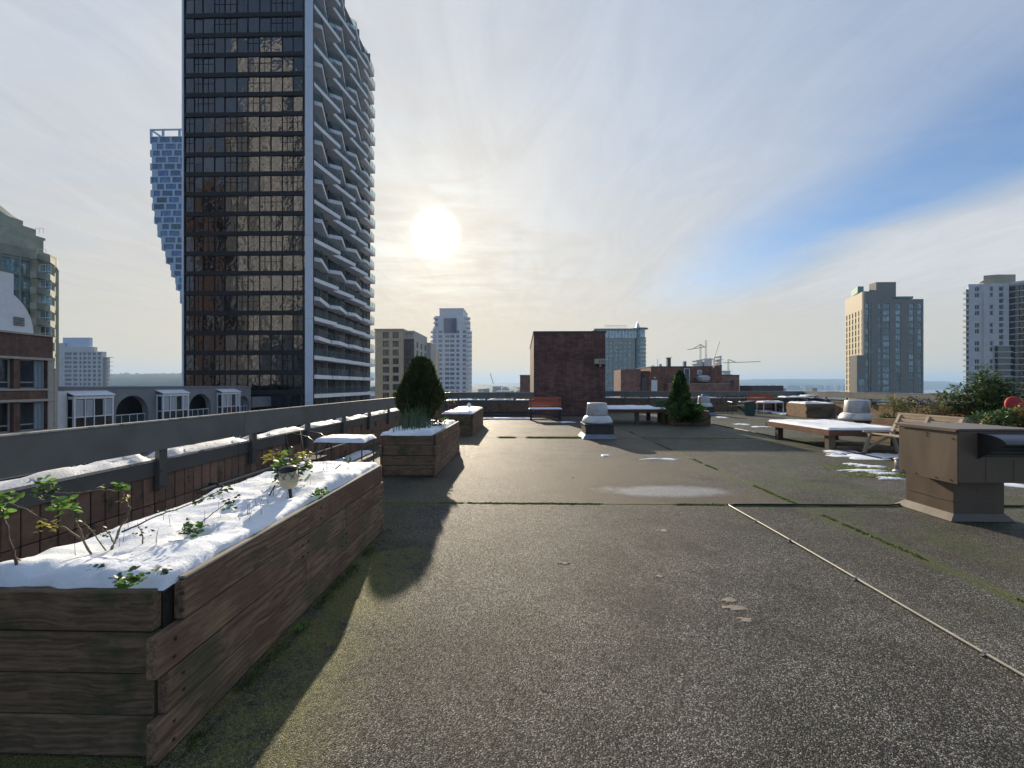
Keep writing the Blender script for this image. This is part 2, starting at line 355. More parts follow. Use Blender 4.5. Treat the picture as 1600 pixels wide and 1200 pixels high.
mat('galv', (0.42, 0.43, 0.45), .42, .14, 6, metallic=.55, bump=.2, bscale=30, wear=(.3, .3, .3), wscale=5)
mat('fan_white', (0.62, 0.63, 0.64), .45, .1, 5, wear=(.35, .34, .32), wscale=6)
mat('curb_dark', (0.045, 0.042, 0.045), .6, .25, 7, bump=.2)
mat('lead', (0.26, 0.27, 0.29), .5, .2, 9, metallic=.4)
mat('black_metal', (0.012, 0.013, 0.014), .4, .2, 9)
mat('grey_metal', (0.13, 0.13, 0.135), .4, .2, 9, metallic=.7)
mat('white_metal', (0.6, 0.6, 0.6), .4, .1, 9)
mat('backlit_globe', (0.62, 0.52, 0.33), .5, .1, 6)  # raised colour stands in for sun shining through the lantern globe
mat('pipe', (0.33, 0.31, 0.26), .45, .15, 10, metallic=.2, bump=.1, bscale=40)
mat('hose_black', (0.015, 0.015, 0.015), .5, .2, 8)
mat('red_cloth', (0.38, 0.022, 0.028), .7, .15, 12, bump=.2)
mat('green_plastic', (0.03, 0.065, 0.055), .4, .15, 6)
mat('blue_plastic', (0.05, 0.12, 0.35), .4, .1, 6)
mat('beige_metal', (0.42, 0.38, 0.31), .5, .1, 8)
mat('tan_patch', (0.26, 0.21, 0.165), .85, .25, 30, bump=.3, world=True)
mat('stem', (0.16, 0.125, 0.075), .7, .25, 20)
mat('stem_red', (0.13, 0.06, 0.05), .6, .25, 20)
mat('stem_dark', (0.045, 0.035, 0.028), .8, .25, 20)
mat('bark', (0.07, 0.05, 0.035), .9, .3, 20, bump=.5)
leafmat('leaf_green', (0.07, 0.15, 0.025), (0.13, 0.25, 0.04), transl=.45)
leafmat('leaf_dark', (0.022, 0.05, 0.018), (0.05, 0.095, 0.03), transl=.25)
leafmat('leaf_yellow', (0.22, 0.20, 0.03), (0.34, 0.29, 0.07), transl=.45)
leafmat('cypress', (0.020, 0.034, 0.012), (0.062, 0.080, 0.024), transl=.18, rough=.8)
leafmat('cypress_tip', (0.06, 0.08, 0.02), (0.09, 0.11, 0.03), transl=.3, rough=.8)
leafmat('shrub_brown', (0.10, 0.065, 0.03), (0.16, 0.10, 0.04), transl=.3)
leafmat('shrub_olive', (0.08, 0.10, 0.03), (0.16, 0.17, 0.06), transl=.3)
leafmat('grass_green', (0.065, 0.095, 0.025), (0.14, 0.17, 0.045), transl=.4)
leafmat('moss_green', (0.045, 0.065, 0.018), (0.10, 0.14, 0.03), transl=.1, rough=.95)
leafmat('straw', (0.42, 0.26, 0.08), (0.5, 0.34, 0.13), transl=.3)
leafmat('onion_green', (0.08, 0.13, 0.07), (0.17, 0.22, 0.11), transl=.3)
# far things
mat('dark_panel', (0.022, 0.023, 0.027), .55, .15, .5, spec=.2)
glass('dark_glass', (0.008, 0.012, 0.017), ior=1.85, wave=.22, wscale=.8, rnd=.8)
mat('pale_panel', (0.55, 0.64, 0.78), .4, .06, .4)
mat('balcony_white', (0.88, 0.87, 0.88), .5, .08, 1)
mat('recess_shade', (0.10, 0.075, 0.08), .7, .15, .7)  # shade of the balcony recesses put into the wall colour
glass('pale_glass', (0.17, 0.23, 0.30), ior=1.6, wave=.15)
clear_glass('rail_glass')
glass('blue_glass', (0.045, 0.12, 0.27), ior=1.6, wave=.2)
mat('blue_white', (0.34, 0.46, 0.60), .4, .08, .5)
mat('blue_shade', (0.16, 0.24, 0.30), .4, .08, .5)  # darker copy of the blue wall, shadow side put into the colour
mat('beige_stone', (0.56, 0.46, 0.33), .7, .12, .5)
mat('beige_lit', (0.50, 0.47, 0.41), .7, .1, .5)  # paler copy, light on the right side face put into the colour
mat('brown_dark', (0.09, 0.075, 0.075), .6, .1, .5)
glass('plain_glass', (0.04, 0.05, 0.06), ior=1.5, wave=.15)
glass('teal_glass', (0.17, 0.29, 0.33), ior=1.8, wave=.15, rnd=.7)
mat('white_blue', (0.70, 0.71, 0.75), .6, .08, .4)
mat('white_wall', (0.58, 0.57, 0.57), .6, .08, .4)
mat('sage_wall', (0.33, 0.33, 0.30), .7, .1, .4)
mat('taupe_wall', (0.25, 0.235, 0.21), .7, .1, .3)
mat('taupe_lit', (0.42, 0.36, 0.25), .7, .1, .3)  # brighter copy of the taupe wall, sunlight put into the colour
mat('green_roof', (0.15, 0.27, 0.25), .5, .12, 1)
mat('grey_stucco', (0.23, 0.24, 0.26), .8, .12, .6, bump=.1)
mat('white_frame', (0.74, 0.76, 0.78), .45, .08, 3)
mat('olive_concrete', (0.33, 0.36, 0.30), .8, .15, .8)
mat('cream_frame', (0.42, 0.38, 0.32), .6, .1, 3)
mat('curtain', (0.42, 0.46, 0.50), .8, .25, 6, stretch=(6, 6, .3))
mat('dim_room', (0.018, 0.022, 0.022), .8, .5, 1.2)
mat('crane_paint', (0.22, 0.22, 0.2), .6, .1, 1)
mat('far_town', (0.22, 0.22, 0.22), .8, .35, .02)
mat('hill', (0.05, 0.065, 0.06), .9, .35, .004, col2=(0.10, .11, .11))
mat('wood_far', (0.035, 0.05, 0.03), .9, .4, .02)
mat('street', (0.05, 0.05, 0.05), .8, .3, .02, col2=(0.09, .09, .085))
mat('water', (0.05, 0.08, 0.11), .12, .1, .01, bump=.3, bscale=.4)

# ---------------------------------------------------------------- mesh helpers
class MB:
    def __init__(s): s.v = []; s.f = []; s.mi = []; s.k = 0
    def add(s, vs, fs):
        b = len(s.v); s.v += [tuple(p) for p in vs]
        s.f += [tuple(i + b for i in f) for f in fs]; s.mi += [s.k] * len(fs); return s
    def box(s, x0, x1, y0, y1, z0, z1):
        return s.add([(x0, y0, z0), (x1, y0, z0), (x1, y1, z0), (x0, y1, z0), (x0, y0, z1), (x1, y0, z1), (x1, y1, z1), (x0, y1, z1)],
                     [(0, 3, 2, 1), (4, 5, 6, 7), (0, 1, 5, 4), (1, 2, 6, 5), (2, 3, 7, 6), (3, 0, 4, 7)])
    def cbox(s, x0, x1, y0, y1, z0, z1, c=0.006, jit=0.0):
        """box with chamfered edges"""
        P = []
        for sx, xx in ((1, x0), (-1, x1)):
            for sy, yy in ((1, y0), (-1, y1)):
                for sz, zz in ((1, z0), (-1, z1)):
                    j = [R.uniform(-jit, jit) for _ in range(3)]
                    xx_, yy_, zz_ = xx + j[0], yy + j[1], zz + j[2]
                    P += [(xx_, yy_ + sy * c, zz_ + sz * c), (xx_ + sx * c, yy_, zz_ + sz * c), (xx_ + sx * c, yy_ + sy * c, zz_)]
        def i(a, b, d, w): return (a * 4 + b * 2 + d) * 3 + w
        fs = [(i(0,0,0,0), i(0,0,1,0), i(0,1,1,0), i(0,1,0,0)), (i(1,0,0,0), i(1,1,0,0), i(1,1,1,0), i(1,0,1,0)),
              (i(0,0,0,1), i(1,0,0,1), i(1,0,1,1), i(0,0,1,1)), (i(0,1,0,1), i(0,1,1,1), i(1,1,1,1), i(1,1,0,1)),
              (i(0,0,0,2), i(0,1,0,2), i(1,1,0,2), i(1,0,0,2)), (i(0,0,1,2), i(1,0,1,2), i(1,1,1,2), i(0,1,1,2))]
        for a in (0, 1):
            for b in (0, 1):
                fs.append((i(a,b,0,0), i(a,b,1,0), i(a,b,1,1), i(a,b,0,1)))
                fs.append((i(a,0,b,0), i(a,1,b,0), i(a,1,b,2), i(a,0,b,2)))
                fs.append((i(0,a,b,1), i(1,a,b,1), i(1,a,b,2), i(0,a,b,2)))
                for d in (0, 1): fs.append((i(a,b,d,0), i(a,b,d,1), i(a,b,d,2)))
        return s.add(P, fs)
    def prism(s, poly, z0, z1):
        n = len(poly)
        vs = [(p[0], p[1], z0) for p in poly] + [(p[0], p[1], z1) for p in poly]
        fs = [tuple(reversed(range(n))), tuple(range(n, 2 * n))] + [(i, (i + 1) % n, n + (i + 1) % n, n + i) for i in range(n)]
        return s.add(vs, fs)
    def extr(s, prof, axis, a, b):
        """profile (2D) in the plane normal to axis, pulled from a to b"""
        n = len(prof)
        def P(p, t): return (t, p[0], p[1]) if axis == 0 else ((p[0], t, p[1]) if axis == 1 else (p[0], p[1], t))
        vs = [P(p, a) for p in prof] + [P(p, b) for p in prof]
        return s.add(vs, [tuple(range(n)), tuple(reversed(range(n, 2 * n)))] + [(i, n + i, n + (i + 1) % n, (i + 1) % n) for i in range(n)])
    def beam(s, p, q, w, h=None, up=(0, 0, 1)):
        p, q = Vector(p), Vector(q); h = h or w; d = (q - p).normalized(); u = Vector(up)
        if abs(d.dot(u)) > .98: u = Vector((0, 1, 0))
        a = d.cross(u).normalized() * w / 2; b = a.cross(d).normalized() * h / 2
        vs = [p - a - b, p + a - b, p + a + b, p - a + b, q - a - b, q + a - b, q + a + b, q - a + b]
        return s.add(vs, [(0, 1, 2, 3), (7, 6, 5, 4), (0, 4, 5, 1), (1, 5, 6, 2), (2, 6, 7, 3), (3, 7, 4, 0)])
    def tube(s, path, r, n=6, r1=None):
        path = [Vector(p) for p in path]; L = len(path); ring = []
        prev = None
        for k, p in enumerate(path):
            d = (path[min(k + 1, L - 1)] - path[max(k - 1, 0)]).normalized()
            u = Vector((0, 0, 1)) if abs(d.z) < .9 else Vector((1, 0, 0))
            a = d.cross(u).normalized(); b = a.cross(d)
            rr = r if r1 is None else r + (r1 - r) * k / max(1, L - 1)
            ring += [p + (a * math.cos(t) + b * math.sin(t)) * rr for t in [2 * math.pi * i / n for i in range(n)]]
        fs = [(k * n + i, k * n + (i + 1) % n, (k + 1) * n + (i + 1) % n, (k + 1) * n + i) for k in range(L - 1) for i in range(n)]
        fs += [tuple(reversed(range(n))), tuple(range((L - 1) * n, L * n))]
        return s.add(ring, fs)
    def lathe(s, prof, n=24, c=(0, 0, 0)):
        vs = [(c[0] + r * math.cos(2 * math.pi * i / n), c[1] + r * math.sin(2 * math.pi * i / n), c[2] + z) for r, z in prof for i in range(n)]
        fs = [(k * n + i, k * n + (i + 1) % n, (k + 1) * n + (i + 1) % n, (k + 1) * n + i) for k in range(len(prof) - 1) for i in range(n)]
        fs += [tuple(reversed(range(n))), tuple(range((len(prof) - 1) * n, len(prof) * n))]
        return s.add(vs, fs)
    def quad(s, a, b, c, d): return s.add([a, b, c, d], [(0, 1, 2, 3)])
    def mesh(s, name, mats, smooth=False, off=(0, 0, 0)):
        me = bpy.data.meshes.new(name)
        vs = s.v if off == (0, 0, 0) else [(p[0] - off[0], p[1] - off[1], p[2] - off[2]) for p in s.v]
        me.from_pydata(vs, [], s.f)
        if not isinstance(mats, (list, tuple)): mats = [mats]
        for m in mats: me.materials.append(M[m])
        if len(mats) > 1: me.polygons.foreach_set('material_index', s.mi)
        if smooth: me.polygons.foreach_set('use_smooth', [True] * len(me.polygons))
        me.update(); return me
    def build(s, name, mats, parent=None, smooth=False):
        off = (0, 0, 0)
        if parent is not None:
            r = parent
            while r.parent is not None: r = r.parent
            off = tuple(r.location)
        o = bpy.data.objects.new(name, s.mesh(name, mats, smooth, off)); C.objects.link(o)
        if parent is not None:
            o.parent = parent
            if parent.parent is not None or parent.type == 'MESH':
                q = parent; loc = Vector((0, 0, 0))
                while q.parent is not None: loc += q.location; q = q.parent
                o.location = -loc
        return o

def place(name, me, parent, loc, rz=0.0, rot=None):
    """a piece sharing its mesh; loc in world space, its thing must be unrotated"""
    o = bpy.data.objects.new(name, me); C.objects.link(o); o.parent = parent
    q = parent; b = Vector((0, 0, 0))
    while q is not None: b += q.location; q = q.parent
    o.location = Vector(loc) - b; o.rotation_euler = rot if rot else (0, 0, rz); return o

def thing(name, label, cat, loc=(0, 0, 0), group=None):
    o = bpy.data.objects.new(name, None); C.objects.link(o); o.location = loc; o.empty_display_size = .2
    return tag(o, label, cat, group)
def tag(o, label, cat, group=None):
    o['label'] = label; o['category'] = cat
    if group: o['group'] = group
    return o
def struct(name, mb, m, smooth=False):
    o = mb.build(name, m, None, smooth); o['kind'] = 'structure'; return o
def copy_tree(o, parent=None):
    c = o.copy(); C.objects.link(c)
    if parent is not None: c.parent = parent
    for ch in list(o.children): copy_tree(ch, c)
    return c
def fbm(x, y, z=0.0, o=3): return noise.fractal(Vector((x, y, z)), 1.0, 2.0, o)

def snow_sheet(x0, x1, y0, y1, zb, t=0.06, res=0.04, amp=0.02, edge=0.06, seed=0, lump=0.0, over=0.0, fs=3.0, holes=()):
    """rounded snow lying on a rectangle"""
    x0 -= over; x1 += over; y0 -= over; y1 += over
    nx = max(3, int((x1 - x0) / res)); ny = max(3, int((y1 - y0) / res)); mb = MB(); vs = []
    for j in range(ny + 1):
        for i in range(nx + 1):
            u = i / nx; v = j / ny; x = x0 + (x1 - x0) * u; y = y0 + (y1 - y0) * v
            d = min(x - x0, x1 - x, y - y0, y1 - y)
            ed = edge * (1 + .5 * fbm(x * 5, y * 5, seed + 4))
            k = min(1.0, d / ed); k = math.sqrt(max(0, 1 - (1 - k) ** 2))
            z = zb + k * (t + amp * fbm(x * fs, y * fs, seed) + .16 * amp * fbm(x * 22, y * 22, seed + 5) + lump * max(0, fbm(x * 1.1, y * 1.1, seed + 9)))
            for hx, hy, hr, hd in holes:
                r2 = ((x - hx) ** 2 + (y - hy) ** 2) / (hr * hr)
                if r2 < 4: z -= hd * math.exp(-r2 * 1.6) * k
            if d <= 0:
                wob = .018 * fbm(x * 7, y * 7, seed + 2)
                z = zb - 0.004 - max(0, fbm(x * 4, y * 4, seed + 6)) * .012 * (over > 0)
                x += wob if x in (x0, x1) else 0; y += wob if y in (y0, y1) else 0
            vs.append((x, y, z))
    W = nx + 1
    mb.add(vs, [(j * W + i, j * W + i + 1, (j + 1) * W + i + 1, (j + 1) * W + i) for j in range(ny) for i in range(nx)])
    return mb

def snow_patch(cx, cy, rx, ry, t=0.012, seed=0, z=0.004, irr=.45, n=36):
    mb = MB(); vs = [(cx, cy, z + t)]; rings = 4
    for k in range(1, rings + 1):
        f = k / rings
        for i in range(n):
            a = 2 * math.pi * i / n
            rr = 1 + irr * fbm(math.cos(a) * 1.3 + seed, math.sin(a) * 1.3, seed) + .15 * fbm(math.cos(a) * 5, math.sin(a) * 5, seed)
            vs.append((cx + rx * f * rr * math.cos(a), cy + ry * f * rr * math.sin(a), z + t * math.sqrt(max(0, 1 - f ** 3)) * (1 + .5 * fbm(f * 3 * math.cos(a), f * 3 * math.sin(a), seed)) if k < rings else z - .003))
    fs = [(0, 1 + i, 1 + (i + 1) % n) for i in range(n)]
    for k in range(rings - 1):
        for i in range(n):
            a = 1 + k * n; b = a + n
            fs.append((a + i, b + i, b + (i + 1) % n, a + (i + 1) % n))
    return mb.add(vs, fs)

# facade: a wall with real openings; windows stand back in them
class Facade:
    def __init__(s, p0, p1, z0, z1, depth=0.25):
        s.p0 = Vector((p0[0], p0[1], 0)); d = Vector((p1[0], p1[1], 0)) - s.p0
        s.L = d.length; s.u = d / s.L; s.n = Vector((s.u.y, -s.u.x, 0))    # outward: right of travel
        s.z0, s.z1, s.dep = z0, z1, depth; s.rz = math.atan2(s.u.y, s.u.x)
    def pt(s, u, z, out=0.0): return s.p0 + s.u * u + s.n * out + Vector((0, 0, z))
    def blk(s, mb, u0, u1, z0, z1, o0, o1):
        vs = [s.pt(u, z, o) for z in (z0, z1) for (u, o) in ((u0, o1), (u1, o1), (u1, o0), (u0, o0))]
        mb.add(vs, [(0, 3, 2, 1), (4, 5, 6, 7), (0, 1, 5, 4), (1, 2, 6, 5), (2, 3, 7, 6), (3, 0, 4, 7)])
    def wall(s, mb, cols, rows, shift=0.0):
        """cols: list of (u0,u1) sorted; rows: list of (za,zb) sorted"""
        cur = 0.0
        for (a, b) in cols:
            if a > cur + 1e-4: s.blk(mb, cur, a, s.z0, s.z1, -s.dep, 0)
            zc = s.z0
            for (za, zb) in rows:
                if za > zc + 1e-4: s.blk(mb, a, b, zc, za, -s.dep, 0)
                zc = zb
            if s.z1 > zc + 1e-4: s.blk(mb, a, b, zc, s.z1, -s.dep, 0)
            cur = b
        if s.L > cur + 1e-4: s.blk(mb, cur, s.L, s.z0, s.z1, -s.dep, 0)
_wm = {}
def window_mesh(w, h, glassm, framem, muls=(0.5,), hmul=(), fw=0.06, depth=0.06):
    key = (round(w, 2), round(h, 2), glassm, framem, muls, hmul, fw)
    if key in _wm: return _wm[key]
    mb = MB(); mb.k = 0; mb.box(0, w, 0.03, 0.06, 0, h)
    if framem:
        mb.k = 1; y0, y1 = -depth + .03, 0.028
        mb.box(0, fw, y0, y1, 0, h); mb.box(w - fw, w, y0, y1, 0, h); mb.box(fw, w - fw, y0, y1, 0, fw); mb.box(fw, w - fw, y0, y1, h - fw, h)
        for m in muls: mb.box(w * m - fw / 2, w * m + fw / 2, y0 + .005, y1 - .002, fw, h - fw)
        for m in hmul: mb.box(fw, w - fw, y0 + .01, y1 - .004, h * m - fw / 2, h * m + fw / 2)
        me = mb.mesh('window', [glassm, framem])
    else: me = mb.mesh('window', glassm)
    _wm[key] = me; return me
def windows(fc, parent, cols, rows, glassm, framem=None, muls=(0.5,), hmul=(), fw=.06, stand=None, skip=None, name='window', tilt=0.0, join=None):
    st = fc.dep - .08 if stand is None else stand
    for ri, (za, zb) in enumerate(rows):
        for ci, (a, b) in enumerate(cols):
            if skip and skip(ci, ri): continue
            if join is not None:
                fc.blk(join, a, b, za, zb, -st - .04, -st); continue
            me = window_mesh(b - a, zb - za, glassm, framem, muls, hmul, fw)
            p = fc.pt(a, za, -st)
            place(name, me, parent, p, rot=(R.uniform(-tilt, tilt), 0, fc.rz + R.uniform(-tilt, tilt)))
def rows_of(z0, n, fh, sill, head): return [(z0 + k * fh + sill, z0 + k * fh + head) for k in range(n)]

# ================================================================ THE LARGE SETTING
GZ = -38.0
mb = MB(); mb.quad((-14000, -3000, GZ), (14000, -3000, GZ), (14000, 9600, GZ), (-14000, 9600, GZ)); struct('ground', mb, 'street')
mb = MB(); wp = [(900, 1300), (2600, 900), (9500, 1500), (9500, 3900), (3700, 3750), (2300, 3300), (1300, 2500)]
mb.add([(x, y, GZ + .5) for x, y in wp], [tuple(range(len(wp)))]); struct('bay_water', mb, 'water')

def ridge(name, Y0, Y1, prof, m, rough, px0=-900, px1=2700, step=5, seed=0, rows=7, spike=0.0):
    mb = MB(); vs = []; nx = int((px1 - px0) / step) + 1
    ks = sorted(prof)
    def top(px):
        if px <= ks[0]: return prof[ks[0]]
        for a, b in zip(ks, ks[1:]):
            if px <= b: return prof[a] + (prof[b] - prof[a]) * (px - a) / (b - a)
        return prof[ks[-1]]
    for j in range(rows):
        t = j / (rows - 1); Y = Y0 + (Y1 - Y0) * t
        for i in range(nx):
            px = px0 + i * step
            h = (top(px) / F * Y1 + EYE - GZ)
            sh = math.sin(t * math.pi / 2) ** 0.8
            z = GZ - 2 + (h + 2) * sh + (rough * fbm(px * .02, j * 1.7, seed) * Y1 / F) * t + (spike * (R.random() ** 3) * Y1 / F if j == rows - 1 else 0)
            vs.append((X_(px, Y), Y, z))
    for i in range(nx): px = px0 + i * step; vs.append((X_(px, Y1 + 600), Y1 + 600, GZ - 2))
    mb.add(vs, [(j * nx + i, j * nx + i + 1, (j + 1) * nx + i + 1, (j + 1) * nx + i) for j in range(rows) for i in range(nx - 1)])
    return struct(name, mb, m, True)
ridge('far_hill', 4300, 5600, {-900: 8, 400: 7, 740: 3.5, 830: 3.5, 900: 6, 1100: 7, 1180: 9, 1240: 10, 1330: 9, 1400: 8, 1446: 6.5, 1475: 6.0, 1500: 3.5, 1522: -2, 1560: -6, 1700: -7}, 'hill', .9, seed=3, spike=.5)
ridge('far_mountain', 7000, 8600, {-900: 4, 1200: 4, 1440: 7, 1476: 6, 1510: 1.5, 1560: 0.5, 1800: 0}, 'hill', .3, seed=5)
ridge('near_ridge', 1500, 1900, {-900: 14, 100: 17, 200: 18, 285: 19, 420: 16, 600: 5, 700: -1, 800: -3, 830: -6, 870: -12}, 'wood_far', 1.5, px1=880, seed=8, spike=3.0, step=3)

# low town between the roof and the hills
mb = MB()
for k in range(2600):
    Y = 260 + 3300 * R.random() ** 1.4; px = R.uniform(-500, 1460)
    if Y > 1900 and px < 800: continue
    X = X_(px, Y)
    if X > 800 and Y > 900: continue
    top = Z_(602 + R.uniform(2.5, 12) + (6 if Y < 700 else 0), Y)
    top = min(top, EYE - 1.5, GZ + 4 + R.random() ** 3 * 34)
    w = R.uniform(8, 26); d = R.uniform(8, 22); mb.box(X - w / 2, X + w / 2, Y - d / 2, Y + d / 2, GZ, max(GZ + 4, top))
for k in range(420):
    Y = 3400 + 900 * R.random(); px = R.uniform(1120, 1440); X = X_(px, Y)
    w = R.uniform(14, 40); mb.box(X - w / 2, X + w / 2, Y, Y + 20, GZ, GZ + R.uniform(10, 46))
for k in range(260):
    Y = 1200 + 700 * R.random(); px = R.uniform(150, 820); X = X_(px, Y)
    w = R.uniform(10, 30); mb.box(X - w / 2, X + w / 2, Y, Y + 20, GZ, GZ + R.uniform(12, 36) + (6 if px < 290 else 0))
o = mb.build('distant_town', 'far_town'); tag(o, 'hazy low town of small blocks spread below the far hills', 'town'); o['kind'] = 'stuff'

# thin winter air
hz = bpy.data.materials.new('haze_air'); hz.use_nodes = True; g = G(hz.node_tree)
pv = g.n('ShaderNodeVolumePrincipled'); pv.inputs['Color'].default_value = (0.42, 0.66, 1.0, 1); pv.inputs['Density'].default_value = HAZE
pv.inputs['Anisotropy'].default_value = 0.2
go = g.n('ShaderNodeOutputMaterial'); g.t.links.new(pv.outputs[0], go.inputs['Volume']); M['haze'] = hz
if HAZE > 0:
    mb = MB(); mb.box(-14500, 14500, -3500, 10100, GZ - 4, 178); o = mb.build('haze', 'haze'); o['kind'] = 'stuff'; o.display_type = 'WIRE'

# ================================================================ FAR AND NEIGHBOURING BUILDINGS
def fx(px, Z): return X_(px, Z)
def fz(py, Z): return EYE + (602 - py) / F * Z

# --- dark glass tower with folded white balconies
t = thing('dark_tower', 'black glass tower with zigzag white balconies down its right side', 'tower', (-41, 60, GZ))
XR, XL, YF, YB, TOP = -30.6, fx(285, 59.4), 59.4, 87.0, 72.0
mb = MB(); mb.box(XL + .3, XR - 2.4, YF + .45, YB, GZ, TOP); mb.build('core', 'dark_panel', t)
fc = Facade((XL, YF), (XR, YF), GZ, TOP, .35)
fh = 2.93; n0 = 10; rows = rows_of(GZ, 37, fh, .62, fh)[0:]
Lf = fc.L; pil = 1.15
cuts = [0.28, 1.7, 3.0, 4.75, 6.3, 8.1, 9.75, 11.5, 13.2, 14.9, 16.5, 18.0, Lf - pil]
cols = [(a + .03, b - .03) for a, b in zip(cuts, cuts[1:])]
w = MB(); fc.wall(w, [(0.28, Lf - pil)], rows)
w.build('wall', 'dark_panel', t)
vis = [r for r in rows if r[0] > -6]
hid = [r for r in rows if r[0] <= -6]
windows(fc, t, cols, vis[:25], 'dark_glass', 'dark_panel', muls=(), hmul=(), fw=.035, stand=.12, tilt=.02, skip=lambda c, r: (c * 7 + r // 4) % 5 in (1, 3))
windows(fc, t, cols, vis[:25], 'dark_glass', 'dark_panel', muls=(.45,), hmul=(.6,), fw=.035, stand=.12, tilt=.02, skip=lambda c, r: (c * 7 + r // 4) % 5 not in (1, 3))
j = MB(); windows(fc, t, cols, hid + vis[25:], 'dark_glass', stand=.12, join=j); o = j.build('window_band', 'dark_glass', t); o['kind'] = 'stuff'
p = MB()
for k in range(9): fc.blk(p, Lf - pil + .02, Lf, GZ + k * 12.3, GZ + k * 12.3 + 12.26, 0.003, .12)
p.build('corner_panel', 'pale_panel', t)
p = MB(); fc.blk(p, -.02, .25, GZ, TOP, .003, .1); p.build('edge_panel', 'pale_panel', t)
# side wall set back behind the balconies, recess shade put into its colour
sf = Facade((XR - 2.3, YF + .4), (XR - 2.3, YB), GZ, TOP, .3)
bays = [0.2, 7.4, 14.0, 20.7, 26.6]
scol = []
for a, b in zip(bays, bays[1:]): scol += [(a + .25, a + (b - a) * .34), (a + (b - a) * .36, a + (b - a) * .66)]
srows = rows_of(GZ, 37, fh, .15, 2.35)
w = MB(); sf.wall(w, scol, srows); w.build('side_wall', 'recess_shade', t)
j = MB(); windows(sf, t, scol, srows, 'dark_glass', stand=.2, join=j); o = j.build('balcony_door', 'dark_glass', t); o['kind'] = 'stuff'
p = MB()
for b in bays[1:]: p.box(XR - 2.3, XR - 1.6, YF + .4 + b - .09, YF + .4 + b + .09, GZ, TOP)
p.box(XR - 2.3, XR - .6, YF + .36, YF + .48, GZ, TOP)
p.build('fin_wall', 'taupe_wall', t)
Y0 = YF + .4
for k in range(8, 37):
    z = GZ + k * fh; amp = max(0.04, min(1.0, (z + 1) / 24.0))
    for bi, (a, b) in enumerate(zip(bays, bays[1:])):
        a += Y0; b += Y0; s = (1, .85, .6, .1)[bi]
        if k % 2:
            pl = [(XR - .75 + .1 * amp, a), (XR - .6 + 1.25 * amp * s, b - .12)]
        else:
            f = (b - a) * .16
            pl = [(XR - .55 - .75 * amp * s, a), (XR - .45 + .95 * amp * s, a + f), (XR - .6 - .85 * amp * s, b - .12)]
        m_ = MB(); poly = [(XR - 2.28, pl[0][1])] + pl + [(XR - 2.28, pl[-1][1])]
        m_.prism(poly[::-1], z - .58, z + .02)
        if z > -4:
            o = m_.build('balcony', 'balcony_white', t)
            r_ = MB()
            for (p0, p1) in zip(pl, pl[1:]):
                r_.k = 0; r_.beam((p0[0] - .06, p0[1], z + .50), (p1[0] - .06, p1[1], z + .50), .02, .9)
                r_.k = 1; r_.beam((p0[0] - .06, p0[1], z + 1.09), (p1[0] - .06, p1[1], z + 1.09), .05, .05)
                nn = max(1, int((Vector(p1) - Vector(p0)).length / 1.4))
                for i in range(nn + 1):
                    q = Vector(p0).lerp(Vector(p1), i / nn); r_.box(q.x - .09, q.x - .03, q.y - .025, q.y + .025, z, z + 1.09)
            r_.build('balcony_railing', ['rail_glass', 'grey_metal'], o)
        else:
            m_.build('lower_balcony', 'balcony_white', t)

# --- pale blue stepped tower that leans out
t = thing('stepped_tower', 'slim blue glass tower with pixelated white grid whose left side steps inwards lower down', 'tower', (-140, 180, GZ))
Zt = 180.0; fh = 3.0
lp = [(193, 234), (300, 235), (330, 239), (350, 243), (380, 252), (400, 258), (420, 266), (440, 273), (460, 280), (500, 287), (640, 292)]
def lx(py):
    for (a, xa), (b, xb) in zip(lp, lp[1:]):
        if py <= b: return xa + (xb - xa) * (py - a) / (b - a)
    return lp[-1][1]
wall = MB(); shade = MB(); topz = fz(205, Zt); k = 0; z = topz
while z > GZ:
    py = 602 - (z - fh / 2 - EYE) / Zt * F
    step = 3 if (k // 1) % 2 else 0
    xl = fx(lx(py) + (step * .9), Zt); xr = fx(332, Zt); zl = z - fh
    depth = 18
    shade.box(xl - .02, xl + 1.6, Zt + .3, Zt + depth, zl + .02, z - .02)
    wall.box(xl + 1.5, xr, Zt + .55, Zt + depth - .2, zl, z)
    fc = Facade((xl, Zt), (xr, Zt), zl, z, .5)
    wcols = []; u = .5 + (1.4 if k % 2 else 0) + (k % 3) * .5; 
    while u + 3 < fc.L:
        ww = 4.6 if (k + int(u)) % 3 else 3.0
        wcols.append((u, u + ww)); u += ww + 1.0
    fc.wall(wall, wcols, [(zl + .3, z - .4)])
    if z > fz(470, Zt): windows(fc, t, [c for c in wcols if c[0] < 15], [(zl + .3, z - .4)], 'blue_glass', 'blue_shade', muls=(.5,), fw=.06, stand=.2)
    else:
        windows(fc, t, wcols, [(zl + .35, z - .45)], 'blue_glass', join=shade if False else wall, stand=.3)
    z -= fh; k += 1
xl = fx(234, Zt); xr = fx(332, Zt); tz = fz(193, Zt)
wall.box(xl, xr, Zt, Zt + .6, tz - .5, tz)
for q in (0, .42, 1.0): wall.box(xl + q * 13, xl + q * 13 + .8, Zt + .004, Zt + .6, topz, tz - .5)
wall.box(xl, xl + .8, Zt + .6, Zt + 18, tz - .5, tz)
wall.build('wall', 'blue_white', t); shade.build('side_wall', 'blue_shade', t)

